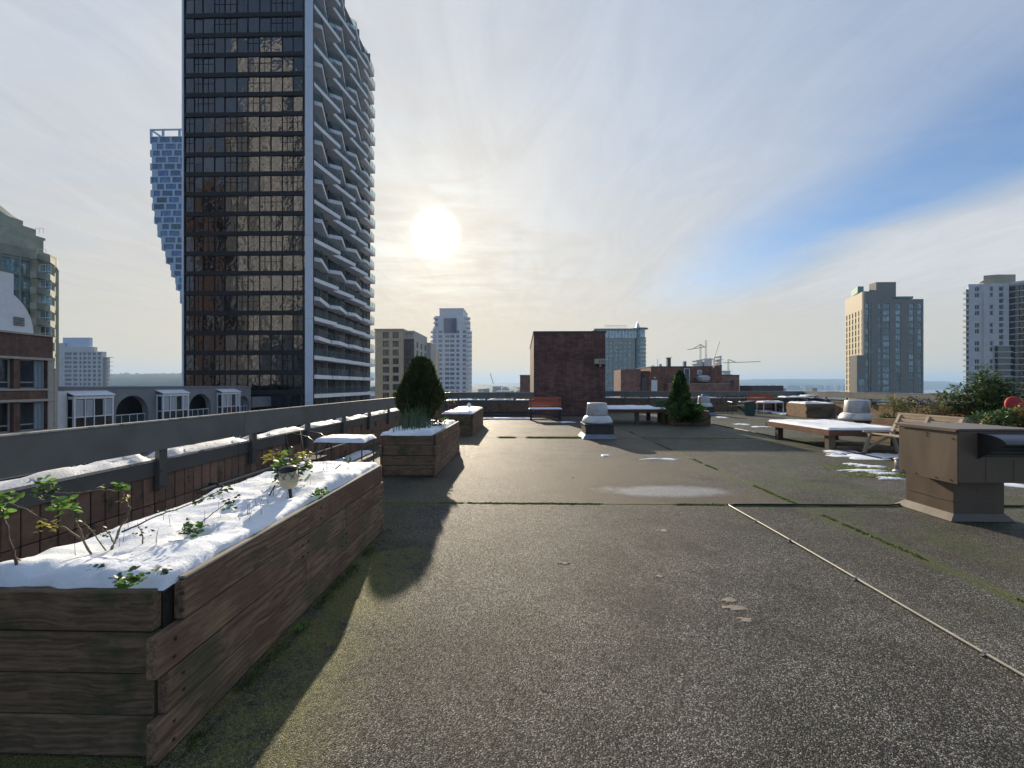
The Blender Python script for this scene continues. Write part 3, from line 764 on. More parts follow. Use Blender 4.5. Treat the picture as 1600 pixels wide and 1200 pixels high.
# --- beige apartment block
t = thing('beige_apartment_block', 'beige stone apartment block with brown bay just right of the black tower', 'building', (-40, 141, GZ))
Zt = 141.0; P = lambda px: fx(px, Zt)
body = MB(); body.box(P(586), P(630.5), Zt + .6, Zt + 20, GZ, fz(515, Zt)); 
fc = Facade((P(586), Zt), (P(630.5), Zt), GZ, fz(515, Zt), .6); fh = 3.0
rws = [(fz(518.5 + 13.6 * k + 9.5, Zt), fz(518.5 + 13.6 * k, Zt)) for k in range(12)][::-1]
U = lambda px: P(px) - P(586)
cols = [(U(598), U(608)), (U(613.5), U(623))]
fc.wall(body, cols, rws); body.box(P(585), P(631), Zt - .3, Zt + 20, fz(515, Zt) + .01, fz(514, Zt)+.2); body.build('wall', 'beige_stone', t)
windows(fc, t, cols, rws, 'plain_glass', 'brown_dark', muls=(.55,), fw=.14, stand=.35)
b2 = MB(); b2.box(P(630.6), P(646.5), Zt + .8, Zt + 20, GZ, fz(529, Zt)); b2.k = 0
f2 = Facade((P(630.6), Zt + .2), (P(646.5), Zt + .2), GZ, fz(529, Zt), .5); c2 = [(U(634) - U(630.6), U(642) - U(630.6))]
r2 = [r for r in rws if r[1] < fz(529, Zt)]
f2.wall(b2, c2, r2); b2.build('brown_bay', 'brown_dark', t)
windows(f2, t, c2, r2, 'plain_glass', 'brown_dark', muls=(.4,), fw=.12, stand=.3)
b3 = MB(); b3.box(P(630.7), P(646.4), Zt + .9, Zt + 20, fz(528.8, Zt), fz(516, Zt)); f4 = Facade((P(630.7), Zt + .25), (P(646.4), Zt + .25), fz(528.8, Zt), fz(516, Zt), .6)
f4.wall(b3, [(.6, 3.0)], [(fz(527, Zt), fz(519, Zt))])
Zs = Zt + 20
b3.box(P(646.6) , fx(660, Zs + 20) , Zs + 20, Zs + 24, GZ, fz(545, Zs + 20))
f3 = Facade((P(646.6), Zt + .6), (P(646.6), Zs), GZ, fz(516, Zt), .5)
r3 = r2 + [(fz(527, Zt), fz(519, Zt))]
c3 = [(3, 5.6), (9, 11.6), (15, 17.6)]
f3.wall(b3, c3, r3)
b3.box(P(646.6) - .6, P(646.6) + 1.4, Zs, Zs + 10, GZ, fz(535, Zs)); b3.build('pale_wall', 'beige_lit', t)
windows(f3, t, c3, r3, 'plain_glass', 'brown_dark', muls=(), fw=.12, stand=.3)

# --- white tower with rounded balconies
t = thing('white_tower', 'hazy white tower with balconies down both sides behind the cypress planter', 'tower', (-48, 263, GZ))
Zt = 263.0; P = lambda px: fx(px, Zt); U = lambda px: P(px) - P(676)
b = MB(); b.box(P(676), P(729.5), Zt + .7, Zt + 26, GZ, fz(513, Zt)); b.box(P(679), P(727.5), Zt + .6, Zt + 25, fz(513, Zt) + .02, fz(493, Zt))
b.box(P(686.5), P(723.5), Zt + .5, Zt + 22, fz(493, Zt) + .02, fz(482, Zt))
b.box(P(686), P(724), Zt + .2, Zt + 22.4, fz(482, Zt) + .02, fz(481, Zt))
fc = Facade((P(676), Zt), (P(729.5), Zt), GZ, fz(513, Zt), .7)
rws = [(fz(516 + 7.3 * k + 4.3, Zt), fz(516 + 7.3 * k, Zt)) for k in range(24)][::-1]
cols = [(U(a), U(c)) for a, c in ((677.5, 681.5), (685, 691), (695, 702), (703, 710), (713, 717.5), (723, 729))]
fc.wall(b, cols, rws)
j = MB(); windows(fc, t, cols, rws, 'pale_glass', stand=.5, join=j)
for py in (497, 505): fc.blk(j, U(680), U(684), fz(py + 4, Zt), fz(py, Zt), -.59, -.4)
b.build('wall', 'white_blue', t); o = j.build('window_grid', 'pale_glass', t); o['kind'] = 'stuff'
gl = MB(); gl.box(P(693.5), P(713), Zt - .4, Zt + .45, fz(520, Zt), fz(497, Zt)); gl.build('glass_bay', 'blue_glass', t)
bal = MB(); py = 497
while py < 610:
    d = 0 if py > 513 else 0
    r = 8.5 if py > 513 else 7.0
    xl, xr = (P(673.5), P(734.5)) if py > 513 else (P(678), P(732))
    for (cx, ) in ((xl + 1.6,), (xr - 1.6,)):
        poly = [(cx + 2.6 * math.cos(a), Zt + 3 + 3.4 * math.sin(a)) for a in [i * math.pi / 5 for i in range(10)]]
        bal.prism(poly, fz(py, Zt) - .18, fz(py, Zt)); 
        bal.prism([(cx + 2.5 * math.cos(a), Zt + 3 + 3.3 * math.sin(a)) for a in [i * math.pi / 5 for i in range(10)]], fz(py, Zt) + .01, fz(py, Zt) + .9)
    py += 7.3
o = bal.build('balcony_stack', 'white_blue', t); o['kind'] = 'stuff'

# --- glass topped tower with small spire
t = thing('spire_tower', 'tower with blue glass top floor and tiny spire, right of the brick penthouse', 'tower', (65, 250, GZ))
Zt = 250.0; P = lambda px: fx(px, Zt); U = lambda px: P(px) - P(932)
b = MB(); b.box(P(932), P(992), Zt + .7, Zt + 28, GZ, fz(529, Zt))
fc = Facade((P(932), Zt), (P(992), Zt), GZ, fz(529, Zt), .7)
rws = [(fz(534 + 6.3 * k + 4.0, Zt), fz(534 + 6.3 * k, Zt)) for k in range(20)][::-1]
cols = [(U(a), U(a) + (U(c) - U(a))) for a, c in ((936, 942), (947, 951.5), (953, 957.5), (961, 966), (968, 972.5), (975, 979.5), (982.5, 987))]
fc.wall(b, cols, rws)
cx, cy_c, rr = P(1002.5), Zt + 3.4, (P(1012) - P(993)) / 2
poly = lambda r: [(cx + r * math.cos(a), cy_c + r * math.sin(a)) for a in [2 * math.pi * i / 14 for i in range(14)]]
b.prism(poly(rr - .35), GZ, fz(529, Zt))
for k in range(20): b.prism(poly(rr), fz(534 + 6.3 * k, Zt) + .02, fz(534 + 6.3 * k, Zt) + .9)
b.prism(poly(rr), fz(529, Zt) + .02, fz(527.5, Zt)); b.prism(poly(rr + 1.2), fz(514, Zt), fz(512.6, Zt))
b.box(P(928), P(996), Zt - 1, Zt + 26, fz(516, Zt), fz(514, Zt) - .02)
b.build('wall', 'sage_wall', t)
for i in range(14):
    if math.sin(2 * math.pi * (i + .5) / 14) > .3: continue
j = MB(); windows(fc, t, cols, rws, 'teal_glass', stand=.5, join=j)
j.prism(poly(rr - .2), GZ + 1, fz(530, Zt)); 
o = j.build('window_grid', 'teal_glass', t); o['kind'] = 'stuff'
gl = MB(); gl.box(P(933), P(993), Zt + .3, Zt + 26, fz(528.6, Zt), fz(516.3, Zt)); gl.prism(poly(rr - .6), fz(527.4, Zt), fz(514.2, Zt)); gl.build('glass_storey', 'teal_glass', t)
s_ = MB()
for px in range(933, 994, 5): s_.box(P(px), P(px) + .5, Zt + .05, Zt + .28, fz(528.6, Zt), fz(516.3, Zt))
s_.box(P(946), P(980), Zt + 1, Zt + 1.25, fz(509.4, Zt), fz(508.8, Zt))
for px in range(946, 981, 3): s_.box(P(px), P(px) + .2, Zt + 1.3, Zt + 1.5, fz(514, Zt), fz(509, Zt))
s_.build('roof_railing', 'white_frame', t)
sp = MB(); q = P(997); w_ = 1.25; zb, zt = fz(512.5, Zt), fz(501.5, Zt)
sp.add([(q - w_, Zt, zb), (q + w_, Zt, zb), (q + w_, Zt + 2 * w_, zb), (q - w_, Zt + 2 * w_, zb), (q, Zt + w_, zt)], [(0, 1, 4), (1, 2, 4), (2, 3, 4), (3, 0, 4), (3, 2, 1, 0)])
sp.build('spire', 'white_frame', t)

# --- grey-green tower on the right
t = thing('taupe_tower', 'grey-brown tower with blue-green window columns and bulky roof box, its left side sunlit', 'tower', (175, 190, GZ))
A = (fx(1349, 190), 190.0); B = (fx(1320.5, 209), 209.0); Cc = (fx(1443, 191), 191.0)
zt1 = fz(458, 190); zt2 = fz(469.5, 190)
px2u = lambda px, Z=190.0: fx(px, Z) - A[0]
b = MB()
b.prism([(A[0] + .4, A[1] + .9), (fx(1371, 190), 191.6), (fx(1371, 212), 212), (B[0] + 1, B[1])], GZ, zt1)
b.prism([(fx(1370.5, 190), 191.9), (Cc[0] - .2, 191.9), (Cc[0] - .2, 212), (fx(1372, 212), 212)], GZ, zt2)
fL = Facade(A, (fx(1369.5, 190), 190), GZ, zt1, .8)
fh = 2.9; rws = [r for r in [(fz(476 + 9.75 * k + 8.0, 190), fz(476 + 9.75 * k, 190)) for k in range(20)]][::-1]
cL = [(.5, 2.4), (px2u(1359), px2u(1361.5))]
fL.wall(b, cL, rws)
x0 = fx(1369.5, 190)
fR = Facade((x0, 191), (Cc[0], 191), GZ, zt2, .8)
u = lambda px: fx(px, 191) - x0
cR = [(u(1372), u(1377)), (u(1380), u(1390.5)), (u(1399.5), u(1407.5)), (u(1420.5), u(1428)), (u(1434), u(1440))]
fR.wall(b, cR, rws)
b.build('wall', 'taupe_wall', t)
windows(fL, t, cL, rws[-16:], 'teal_glass', 'taupe_wall', muls=(), fw=.1, stand=.25)
windows(fR, t, cR, rws[-15:], 'teal_glass', 'sage_wall', muls=(.5,), fw=.12, stand=.22)
j = MB(); windows(fR, t, cR, rws[:-15], 'teal_glass', join=j); o = j.build('lower_window_grid', 'teal_glass', t); o['kind'] = 'stuff'
# sunlit left side
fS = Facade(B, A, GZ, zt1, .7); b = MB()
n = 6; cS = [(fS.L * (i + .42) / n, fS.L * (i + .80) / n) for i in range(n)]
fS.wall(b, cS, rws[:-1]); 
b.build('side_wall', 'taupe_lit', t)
windows(fS, t, cS, rws[-14:-1], 'plain_glass', 'brown_dark', muls=(), fw=.12, stand=.3)
# stepped lower block
b = MB(); Zb = 187.0; f5 = Facade((fx(1339, Zb), Zb), (fx(1353, Zb), Zb), GZ, fz(556, Zb), .5); b.box(fx(1339, Zb), fx(1353, Zb), Zb + .6, 191, GZ, fz(556, Zb))
f5.wall(b, [(1.0, 3.2)], rws[:8]); b.build('lower_block', 'taupe_wall', t)
windows(f5, t, [(1.0, 3.2)], rws[:8], 'teal_glass', 'white_frame', muls=(.5,), fw=.1, stand=.2)
b = MB(); b.prism([(fx(1369, 194), 194), (fx(1400, 194), 194), (fx(1400, 204), 204), (fx(1360, 204), 204), (fx(1358, 198), 198)], zt2 - 1, fz(444, 194)); b.build('roof_box', 'taupe_wall', t)
b = MB(); b.box(fx(1402, 192), fx(1427, 192), 192, 200, fz(469.4, 192), fz(466, 192)); b.prism([(fx(1340, 196), 196), (fx(1349.5, 196), 196), (fx(1345, 206), 206), (fx(1329.5, 206), 206)], fz(463, 200), fz(452, 198)); b.build('green_roof_box', 'green_roof', t)

# --- white tower at the right edge
t = thing('rounded_white_tower', 'white tower with curved dark glass bays cut off by the right edge', 'tower', (245, 190, GZ))
Zt = 190.0; P = lambda px: fx(px, Zt); zt_ = fz(447, Zt)
b = MB(); b.prism([(P(1517.5), Zt + 1.2), (P(1576), Zt + .9), (P(1640), Zt + .9), (P(1640), Zt + 26), (fx(1522, Zt + 26), Zt + 26)], GZ, zt_)
rws = [(fz(452 + 9.2 * k + 6.8, Zt), fz(452 + 9.2 * k, Zt)) for k in range(21)][::-1]
fA = Facade((P(1517.5), Zt + 1.0), (P(1534), Zt - .2), GZ, fz(451, Zt), .7); uu = lambda px: (P(px) - P(1517.5))
rwA = [r for i, r in enumerate(rws[::-1]) if i % 3 != 0 or True][::-1]
pair = [r for i, r in enumerate(rws[::-1]) if i % 3 != 2][::-1]
cA = [(uu(1525.2), uu(1531))]; fA.wall(b, cA, pair)
fB = Facade((P(1534), Zt - .9), (P(1553), Zt - .2), GZ, fz(449, Zt), .7); cB = [(P(1544.5) - P(1534), P(1551) - P(1534))]; fB.wall(b, cB, pair)
fD = Facade((P(1553), Zt - .2), (P(1576), Zt - .2), GZ, zt_, .8); cD = [(P(1560) - P(1553), P(1567.5) - P(1553))]; fD.wall(b, cD, rws)
b.box(P(1553) + .05, P(1576) - .05, Zt + .7, Zt + 5, GZ, zt_ - .1)
b.build('wall', 'white_wall', t)
windows(fA, t, cA, pair, 'plain_glass', 'white_wall', muls=(.5,), fw=.12, stand=.3)
windows(fB, t, cB, pair, 'plain_glass', 'white_wall', muls=(.5,), fw=.12, stand=.3)
windows(fD, t, cD, rws, 'plain_glass', 'white_wall', muls=(), fw=.12, stand=.4)
cxb, ryb = P(1600), 7.0; rb = P(1600) - P(1576.5)
def arc(r, ry, n=16): return [(cxb + r * math.cos(a), Zt + 1.0 - ry * math.sin(a)) for a in [math.pi * i / n for i in range(n + 1)]]
slab = MB(); 
for k in range(22): slab.prism(arc(rb, ryb)[::-1], fz(452 + 9.2 * k - .2, Zt), fz(452 + 9.2 * k - 1.3, Zt) )
slab.prism(arc(rb, ryb)[::-1], fz(450, Zt), fz(446, Zt)); slab.build('floor_slab', 'white_wall', t)
gl = MB(); ar = arc(rb - .35, ryb - .35)
gl.prism(ar[::-1], GZ, fz(451, Zt)); gl.build('curved_glass', 'dark_glass', t)
ml = MB()
for p_ in arc(rb - .25, ryb - .25, 16): ml.box(p_[0] - .08, p_[0] + .08, p_[1] - .08, p_[1] + .08, GZ, fz(451, Zt))
ml.build('mullion', 'dark_panel', t)
g2_ = MB(); g2_.box(P(1553.5), P(1576), Zt - 1.4, Zt - .3, GZ, fz(542, Zt)); g2_.build('lower_glass_bay', 'dark_glass', t)
g2_ = MB()
for k in range(9): g2_.box(P(1553.3), P(1576.2), Zt - 1.7, Zt - .25, fz(543 + 9.2 * k, Zt), fz(541.6 + 9.2 * k, Zt))
g2_.build('bay_slab', 'white_wall', t)
bl = MB()
for k in range(21): bl.box(P(1511.5), P(1517.3), Zt + .6, Zt + 1.9, fz(462 + 8.6 * k, Zt) , fz(462 + 8.6 * k, Zt) + .9)
bl.build('side_balconies', 'white_wall', t)
bl = MB(); bl.prism([(P(1514), Zt + 1.2), (P(1517.4), Zt + 1.2), (fx(1518, Zt + 10), Zt + 10), (fx(1514.5, Zt + 10), Zt + 10)], GZ, fz(455, Zt)); bl.build('side_bay', 'plain_glass', t)
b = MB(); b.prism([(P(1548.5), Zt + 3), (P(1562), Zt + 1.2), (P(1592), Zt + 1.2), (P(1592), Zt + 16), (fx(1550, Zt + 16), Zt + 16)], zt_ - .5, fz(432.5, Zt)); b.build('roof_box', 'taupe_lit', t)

# --- green glass tower at the left edge
t = thing('green_glass_tower', 'green glass tower with curved bay and stacked balconies at the left edge', 'tower', (-85, 74, GZ))
Zt = 72.0; P = lambda px: fx(px, Zt); fh = 3.0
cyc = Zt + 6.5; cx = fx(-2, cyc); rr = fx(58, cyc) - fx(-2, cyc)
topd = fz(384, Zt); nseg = 20
ring = lambda r, n=nseg: [(cx + r * math.cos(2 * math.pi * i / n), cyc + r * math.sin(2 * math.pi * i / n)) for i in range(n)]
b = MB(); b.prism(ring(rr - .5), GZ, topd + .8)
k = 0
zs = topd
while zs > GZ:
    b.prism(ring(rr + .02), zs - .45, zs - .02) ; zs -= fh
b.prism(ring(rr + .1), topd + .05, topd + 2.0)
for p_ in ring(rr + .05): b.box(p_[0] - .1, p_[0] + .1, p_[1] - .1, p_[1] + .1, GZ, topd)
b.build('bay_frame', 'olive_concrete', t)
rg = ring(rr - .12)
for i in range(nseg):
    a_, b_ = Vector(rg[i]), Vector(rg[(i + 1) % nseg]); mid = (a_ + b_) / 2
    if mid.y > cyc - .2 and mid.x < cx: continue
    if mid.y > cyc + 2: continue
    ff = Facade(a_, b_, GZ, topd, .1)
    zs = topd
    kk = 0
    while zs > -8:
        me = window_mesh(ff.L, fh - .45, 'teal_glass', 'olive_concrete', (.5,), (.35,), .08)
        place('window', me, t, ff.pt(0, zs - fh, -.02), rot=(0, 0, ff.rz)); zs -= fh
# balcony slab part
b = MB(); xr = fx(91, Zt + 7.4)
def rounded(x0, x1, y0, y1, r=2.2): 
    pts = [(x0, y0), (x1 - r, y0)] + [(x1 - r + r * math.sin(a), y0 + r - r * math.cos(a)) for a in [math.pi / 2 * i / 5 for i in range(1, 6)]] + [(x1, y1), (x0, y1)]
    return pts
b.prism([(-125, Zt + 5.6), (xr - 1.9, Zt + 5.6), (xr - 2.6, Zt + 9), (-125, Zt + 9)], GZ, fz(396, Zt + 4))
Zb = Zt + 4; zs = fz(396, Zb)
rslab = [(fx(57, Zb), Zb), (xr - 1.6, Zb), (xr - .6, Zb + .4), (xr - .1, Zb + 1.2), (xr - .2, Zb + 2.2), (xr - 1.8, Zb + 4.4), (fx(57, Zb) - 3, Zb + 4.4)]
b.prism(rslab, zs - .35, zs + .75)
zz = zs - fh
bal = 0
while zz > GZ:
    bb = MB(); bb.prism(rslab, zz - .95, zz + .35)
    if zz > -6: bb.build('balcony', 'olive_concrete', t)
    else: b.prism(rslab, zz - .95, zz + .35)
    zz -= fh
q9 = Zt + 8.5
for pxr, pya, pyb, dd in ((68, 398, 362, 2.4), (71, 362, 358, 2.8), (56, 358, 345, 2.2), (36, 345, 331, 2.0)):
    b.box(-130, fx(pxr, q9 + dd), q9, q9 + dd, fz(pya, q9), fz(pyb, q9) - .02)
b.extr([(-130, fz(331, q9)), (fx(34, q9 + 2), fz(331, q9)), (fx(20, q9 + 2), fz(322, q9)), (fx(2, q9 + 2), fz(306, q9)), (-130, fz(297, q9))], 1, q9 + .1, q9 + 1.9)
b.build('wall', 'olive_concrete', t)
fw = Facade((fx(57, Zt + 5.5), Zt + 5.5), (xr - 1.9, Zt + 5.5), GZ, 30, .1); zz = fz(396, Zb) - fh
while zz > -6:
    for (a, c) in ((.7, 3.0), (3.1, fw.L)):
        if c > a + .4: place('window', window_mesh(c - a, 1.9, 'teal_glass', 'white_frame', (.5,), (.3,), .09), t, fw.pt(a, zz + .1, .02), rot=(0, 0, fw.rz))
    zz -= fh
rl = MB()
for (x0, x1, yy, z0) in ((fx(57, Zt + 9), fx(69, Zt + 9), Zt + 8.8, fz(358, Zt + 9)), (fx(68, Zb + .2), xr - .8, Zb + .5, fz(396, Zb) + .7)):
    rl.box(x0, x1, yy, yy + .05, z0 + .95, z0 + 1.0)
    n = max(1, int((x1 - x0) / .8))
    for i in range(n + 1): xx = x0 + (x1 - x0 - .05) * i / n; rl.box(xx, xx + .04, yy + .06, yy + .1, z0, z0 + .97)
rl.build('roof_railing', 'white_frame', t)

# --- white mid rise far left
t = thing('white_midrise', 'pale stepped mid rise with bluish roof box, low behind the left railing', 'building', (-290, 270, GZ))
Zt = 270.0; P = lambda px: fx(px, Zt); U = lambda px: P(px) - P(99)
b = MB()
fc = Facade((P(99), Zt), (P(160), Zt), GZ, fz(549, Zt), .6)
rws = [(fz(549.5 + 6.9 * k + 4.4, Zt), fz(549.5 + 6.9 * k, Zt)) for k in range(20)][::-1]
rws = [r for r in rws if r[1] < fz(549, Zt)]
cols = [(U(101), U(112)), (U(114.5), U(121)), (U(124), U(127.5)), (U(130), U(135)), (U(137), U(142)), (U(145), U(150)), (U(153), U(157.5))]
fc.wall(b, cols, rws); b.box(P(99), P(145), Zt + .65, Zt + 3, GZ, fz(540.5, Zt)); b.box(P(145), P(160) - .3, Zt + .65, Zt + 3, GZ, fz(548, Zt))
b.box(P(99), P(144.5), Zt - .1, Zt + .6, fz(548.8, Zt), fz(541, Zt)); b.box(P(160) - .2, P(165), Zt + 1.5, Zt + 3, GZ, fz(557, Zt))
for k in range(8): b.box(P(160), P(172 - (k % 2)), Zt + .4, Zt + 2.5, fz(557 + 6.9 * k, Zt) - .25, fz(557 + 6.9 * k, Zt))
b.box(P(88), P(99), Zt + 1, Zt + 3, GZ, fz(534, Zt))
b.build('wall', 'white_wall', t)
j = MB(); windows(fc, t, cols, rws, 'plain_glass', stand=.4, join=j); o = j.build('window_grid', 'pale_glass', t); o['kind'] = 'stuff'
b = MB(); b.box(P(93), P(135), Zt + 2, Zt + 4, fz(540.4, Zt), fz(525, Zt)); b.build('roof_box', 'pale_panel', t)

# --- brown brick building near left with round white roof
t = thing('brick_terrace_building', 'brown brick building with wide curtained windows and white barrel roof at the left edge', 'building', (-33, 24, GZ))
XB = -33.0; y0, y1 = 12.0, XB * F / (63 - 815); top = fz(519, 21)
top = EYE + 77 / F * y1
fc = Facade((XB, y0), (XB, y1), GZ, top, .5)
zrow = lambda py: EYE + (602 - py) / F * (XB * F / (0 - 815))
rws = []
fhh = 2.82; zw = EYE + (602 - 560.5) / F * (XB * F / (20 - 815)) 
for k in range(13): rws.append((zw - 1.95 - k * fhh, zw - k * fhh))
rws = rws[::-1]
u_ = lambda px: XB * F / (px - 815) - y0
cols = [(1.0, 4.6), (5.4, 9.6), (10.2, u_(-2) ), (u_(-2) + .35, u_(53.5))]
b = MB(); fc.wall(b, cols, rws); b.box(XB - 14, XB - .55, y0, y1 - .02, GZ, top)
b.build('wall', 'brick_brown', t)
tr = MB()
for (za, zb) in rws[-5:]:
    fc.blk(tr, .3, fc.L + .02, zb + .002, zb + .16, .003, .13); fc.blk(tr, .3, fc.L + .02, za - .12, za - .002, .003, .08)
fc.blk(tr, u_(53.6), fc.L + .03, GZ, rws[-1][1] + .001, .004, .07); fc.blk(tr, 0.0, fc.L + .04, top + .002, top + .12, -.5, .12)
tr.box(XB - 6, XB + .1, y1 + .01, y1 + .22, GZ, top - 2.2)
tr.build('trim', 'cream_frame', t)
for (za, zb) in rws[-3:]:
    for (a, c) in cols[2:]:
        w_ = window_mesh(c - a, zb - za, 'plain_glass', 'cream_frame', (.66,), (.22,), .07)
        o = place('window', w_, t, fc.pt(a, za, -.3), rot=(0, 0, fc.rz))
j = MB(); windows(fc, t, cols[:2], rws, 'plain_glass', stand=.3, join=j); windows(fc, t, cols[2:], rws[:-3], 'plain_glass', stand=.3, join=j); o = j.build('side_window', 'plain_glass', t); o['kind'] = 'stuff'
for (za, zb) in rws[-2:]:
    cu = MB(); a, c = cols[3]
    n = 26; pts = []
    for i in range(n + 1):
        u0 = a + (c - a) * (.62 + .34 * i / n); pts.append((u0, .16 + .05 * math.sin(i * 1.9)))
    for (p_, q_) in zip(pts, pts[1:]):
        A1 = fc.pt(p_[0], za + .02, -.06 - p_[1]); B1 = fc.pt(q_[0], za + .02, -.06 - q_[1]); h_ = Vector((0, 0, zb - za - .06))
        cu.quad(A1, B1, B1 + h_, A1 + h_)
    cu.build('curtain', 'curtain', t)
br = MB(); rr_ = 2.3; cxr = XB * F / (-38 - 815)
n = 16
prof = [(cxr + rr_ * math.cos(a), top + .1 + rr_ * 1.25 * math.sin(a)) for a in [math.pi * i / n for i in range(n + 1)]]
br.extr(prof, 0, XB - 12, XB - .15)
br.box(XB - 1.2, XB - .2, cxr - .2, cxr + 1.25, top + 2.0, top + 3.9)
br.build('barrel_roof', 'white_frame', t)
v_ = MB()
for k in range(5): v_.box(XB - .148, XB - .08, cxr + 1.2, cxr + 1.75, top + .55 + k * .12, top + .62 + k * .12)
v_.build('louvre', 'grey_metal', t)

# --- grey building with arches and white glazed bays
t = thing('arched_grey_building', 'grey building with dark arches between white glazed bays beyond the left railing', 'building', (-37, 45, GZ))
XA = -37.0; ya = XA * F / (60 - 815); yb = XA * F / (385.5 - 815); top = 1.22
yy = lambda px: XA * F / (px - 815)
fc = Facade((XA, y1 + .3), (XA, yb), GZ, top, .6); o0 = y1 + .3
per = (yy(330) - yy(83)) / 2
b = MB()
# arches cut by building the wall round them
arches = []
for k in range(-1, 3):
    c0 = yy(194) + k * per if k >= 0 else None
    if c0 is None: continue
    hw = 1.62
    if c0 + hw > yb: c0 = yb - 1.5; hw = 1.15
    arches.append((c0 - hw - o0, c0 + hw - o0, hw))
cols = [(a, c) for a, c, _ in arches]
zsp = -1.15; floors = 12; fh = 3.05
rws = [(zsp - 1.1 - k * fh, zsp + hw0 - k * fh) for k, hw0 in [(i, 0) for i in range(floors)]]
rws = sorted([(r[0], r[1]) for r in rws])
top_open = (zsp - 1.1, zsp)
cur = 0.0
fc2 = Facade((XA, o0), (XA, yb), GZ, zsp, .6); fc2.wall(b, cols, rws)
# above the springing line: solid with round heads
cur = 0.0
for a, c, hw in arches:
    fc.blk(b, cur, a, zsp, top, -.6, 0)
    n = 18; cxm = (a + c) / 2
    for i in range(n):
        t0 = math.pi - math.pi * i / n; t1 = math.pi - math.pi * (i + 1) / n
        ua, ub = cxm + hw * math.cos(t0), cxm + hw * math.cos(t1); za, zb = zsp + hw * math.sin(t0), zsp + hw * math.sin(t1)
        vs = []
        for o_ in (0, -.6): vs += [fc.pt(ua, za, o_), fc.pt(ub, zb, o_), fc.pt(ub, top, o_), fc.pt(ua, top, o_)]
        b.add(vs, [(0, 1, 2, 3), (7, 6, 5, 4), (0, 4, 5, 1), (3, 2, 6, 7)])
    cur = c
fc.blk(b, cur, fc.L, zsp, top, -.6, 0)
b.box(XA - 11, XA - 1.9, o0, yb - .03, GZ, top); b.box(XA - 1.95, XA - .55, yb - .6, yb - .03, GZ, top)
fc.blk(b, 0, fc.L + .05, top + .002, top + .14, -.7, .12)
b.box(XA - .4, XA + .14, o0 - .28, o0 - .02, GZ, top - .1)
b.build('wall', 'grey_stucco', t)
st = MB(); st.box(XA - .1, XA + .25, yy(60) , yy(60) + .9, GZ, top - .25); st.build('white_strip', 'white_frame', t)
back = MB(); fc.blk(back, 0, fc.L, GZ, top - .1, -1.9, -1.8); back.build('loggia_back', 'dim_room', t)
for a, c, hw in arches:
    for k in range(2):
        r_ = MB(); zf = zsp - 1.1 - k * fh
        r_.k = 0; fc.blk(r_, a + .02, c - .02, zf + .05, zf + .9, -.35, -.33)
        r_.k = 1; fc.blk(r_, a + .01, c - .01, zf + .9, zf + .96, -.38, -.30)
        for i in range(5): uu_ = a + .03 + (c - a - .1) * i / 4; fc.blk(r_, uu_, uu_ + .04, zf, zf + .9, -.325, -.30)
        r_.build('loggia_railing', ['rail_glass', 'white_frame'], t)
# bays: white conservatory boxes standing proud
for k in range(3):
    pr = .72; yl = (XA + pr) * F / (97.5 - 815) + per * k; wdt = (XA + pr) * F / (163 - 815) - (XA + pr) * F / (97.5 - 815)
    if k == 2: wdt = wdt * .98
    bay = MB(); x0, x1 = XA + .02, XA + pr
    fwd = .13
    for zt_b in (0.55,):
        for yq in (yl, yl + wdt * .5 - fwd / 2, yl + wdt * .26, yl + wdt * .76, yl + wdt - fwd):
            w1 = fwd if yq in (yl, yl + wdt - fwd) else .07
            bay.box(x1 - fwd, x1, yq, yq + w1, GZ, zt_b)
        bay.box(x0, x0 + fwd, yl, yl + fwd, GZ, zt_b)
        for kk in range(12):
            zf = zt_b - .02 - kk * 3.05
            bay.box(x0, x1 + .02, yl - .02, yl + wdt + .02, zf - .22, zf)
            bay.box(x1 - fwd + .01, x1 - .01, yl + fwd, yl + wdt - fwd, zf - 1.75, zf - 1.66)
            bay.box(x1 - fwd + .01, x1 - .01, yl + fwd, yl + wdt - fwd, zf - 3.05, zf - 2.7)
            bay.box(x0 + fwd, x1 - fwd, yl + .01, yl + fwd - .01, zf - 1.75, zf - 1.66)
    rf = MB(); rf.extr([(x1 + .1, .58), (x1 + .1, .66), (XA - .3, 1.12), (XA - .3, 1.02)], 1, yl - .06, yl + wdt + .06)
    f_ = bay.build('glazed_bay', 'white_frame', t)
    rf.build('bay_roof', 'snow', f_)
    gl = MB()
    for kk in range(12):
        zf = .53 - kk * 3.05
        gl.box(x1 - .09, x1 - .06, yl + fwd, yl + wdt - fwd, zf - 2.7, zf - .22)
    gl.box(x0 + .02, x1 - fwd, yl + .05, yl + .08, GZ, .3)
    gl.build('pane', 'plain_glass', f_)
    for kk in range(3):
        zf = .5 - kk * 3.05
        for (fa, fb) in ((.03, .24), (.30, .47), (.72, .97)):
            cu = MB()
            n = 14; pts = [(yl + wdt * (fa + (fb - fa) * i / n), x1 - .045 + .012 * math.sin(i * 2.1)) for i in range(n + 1)]
            for p_, q_ in zip(pts, pts[1:]): cu.quad((p_[1], p_[0], zf - 1.66), (q_[1], q_[0], zf - 1.66), (q_[1], q_[0], zf - .24), (p_[1], p_[0], zf - .24))
            cu.build('curtain', 'curtain', f_)
rl = MB(); rl.box(XA - 1.4, XA + .1, yb + .2, yb + 5, -1.6, -.2); rl.build('end_terrace', 'grey_stucco', t)

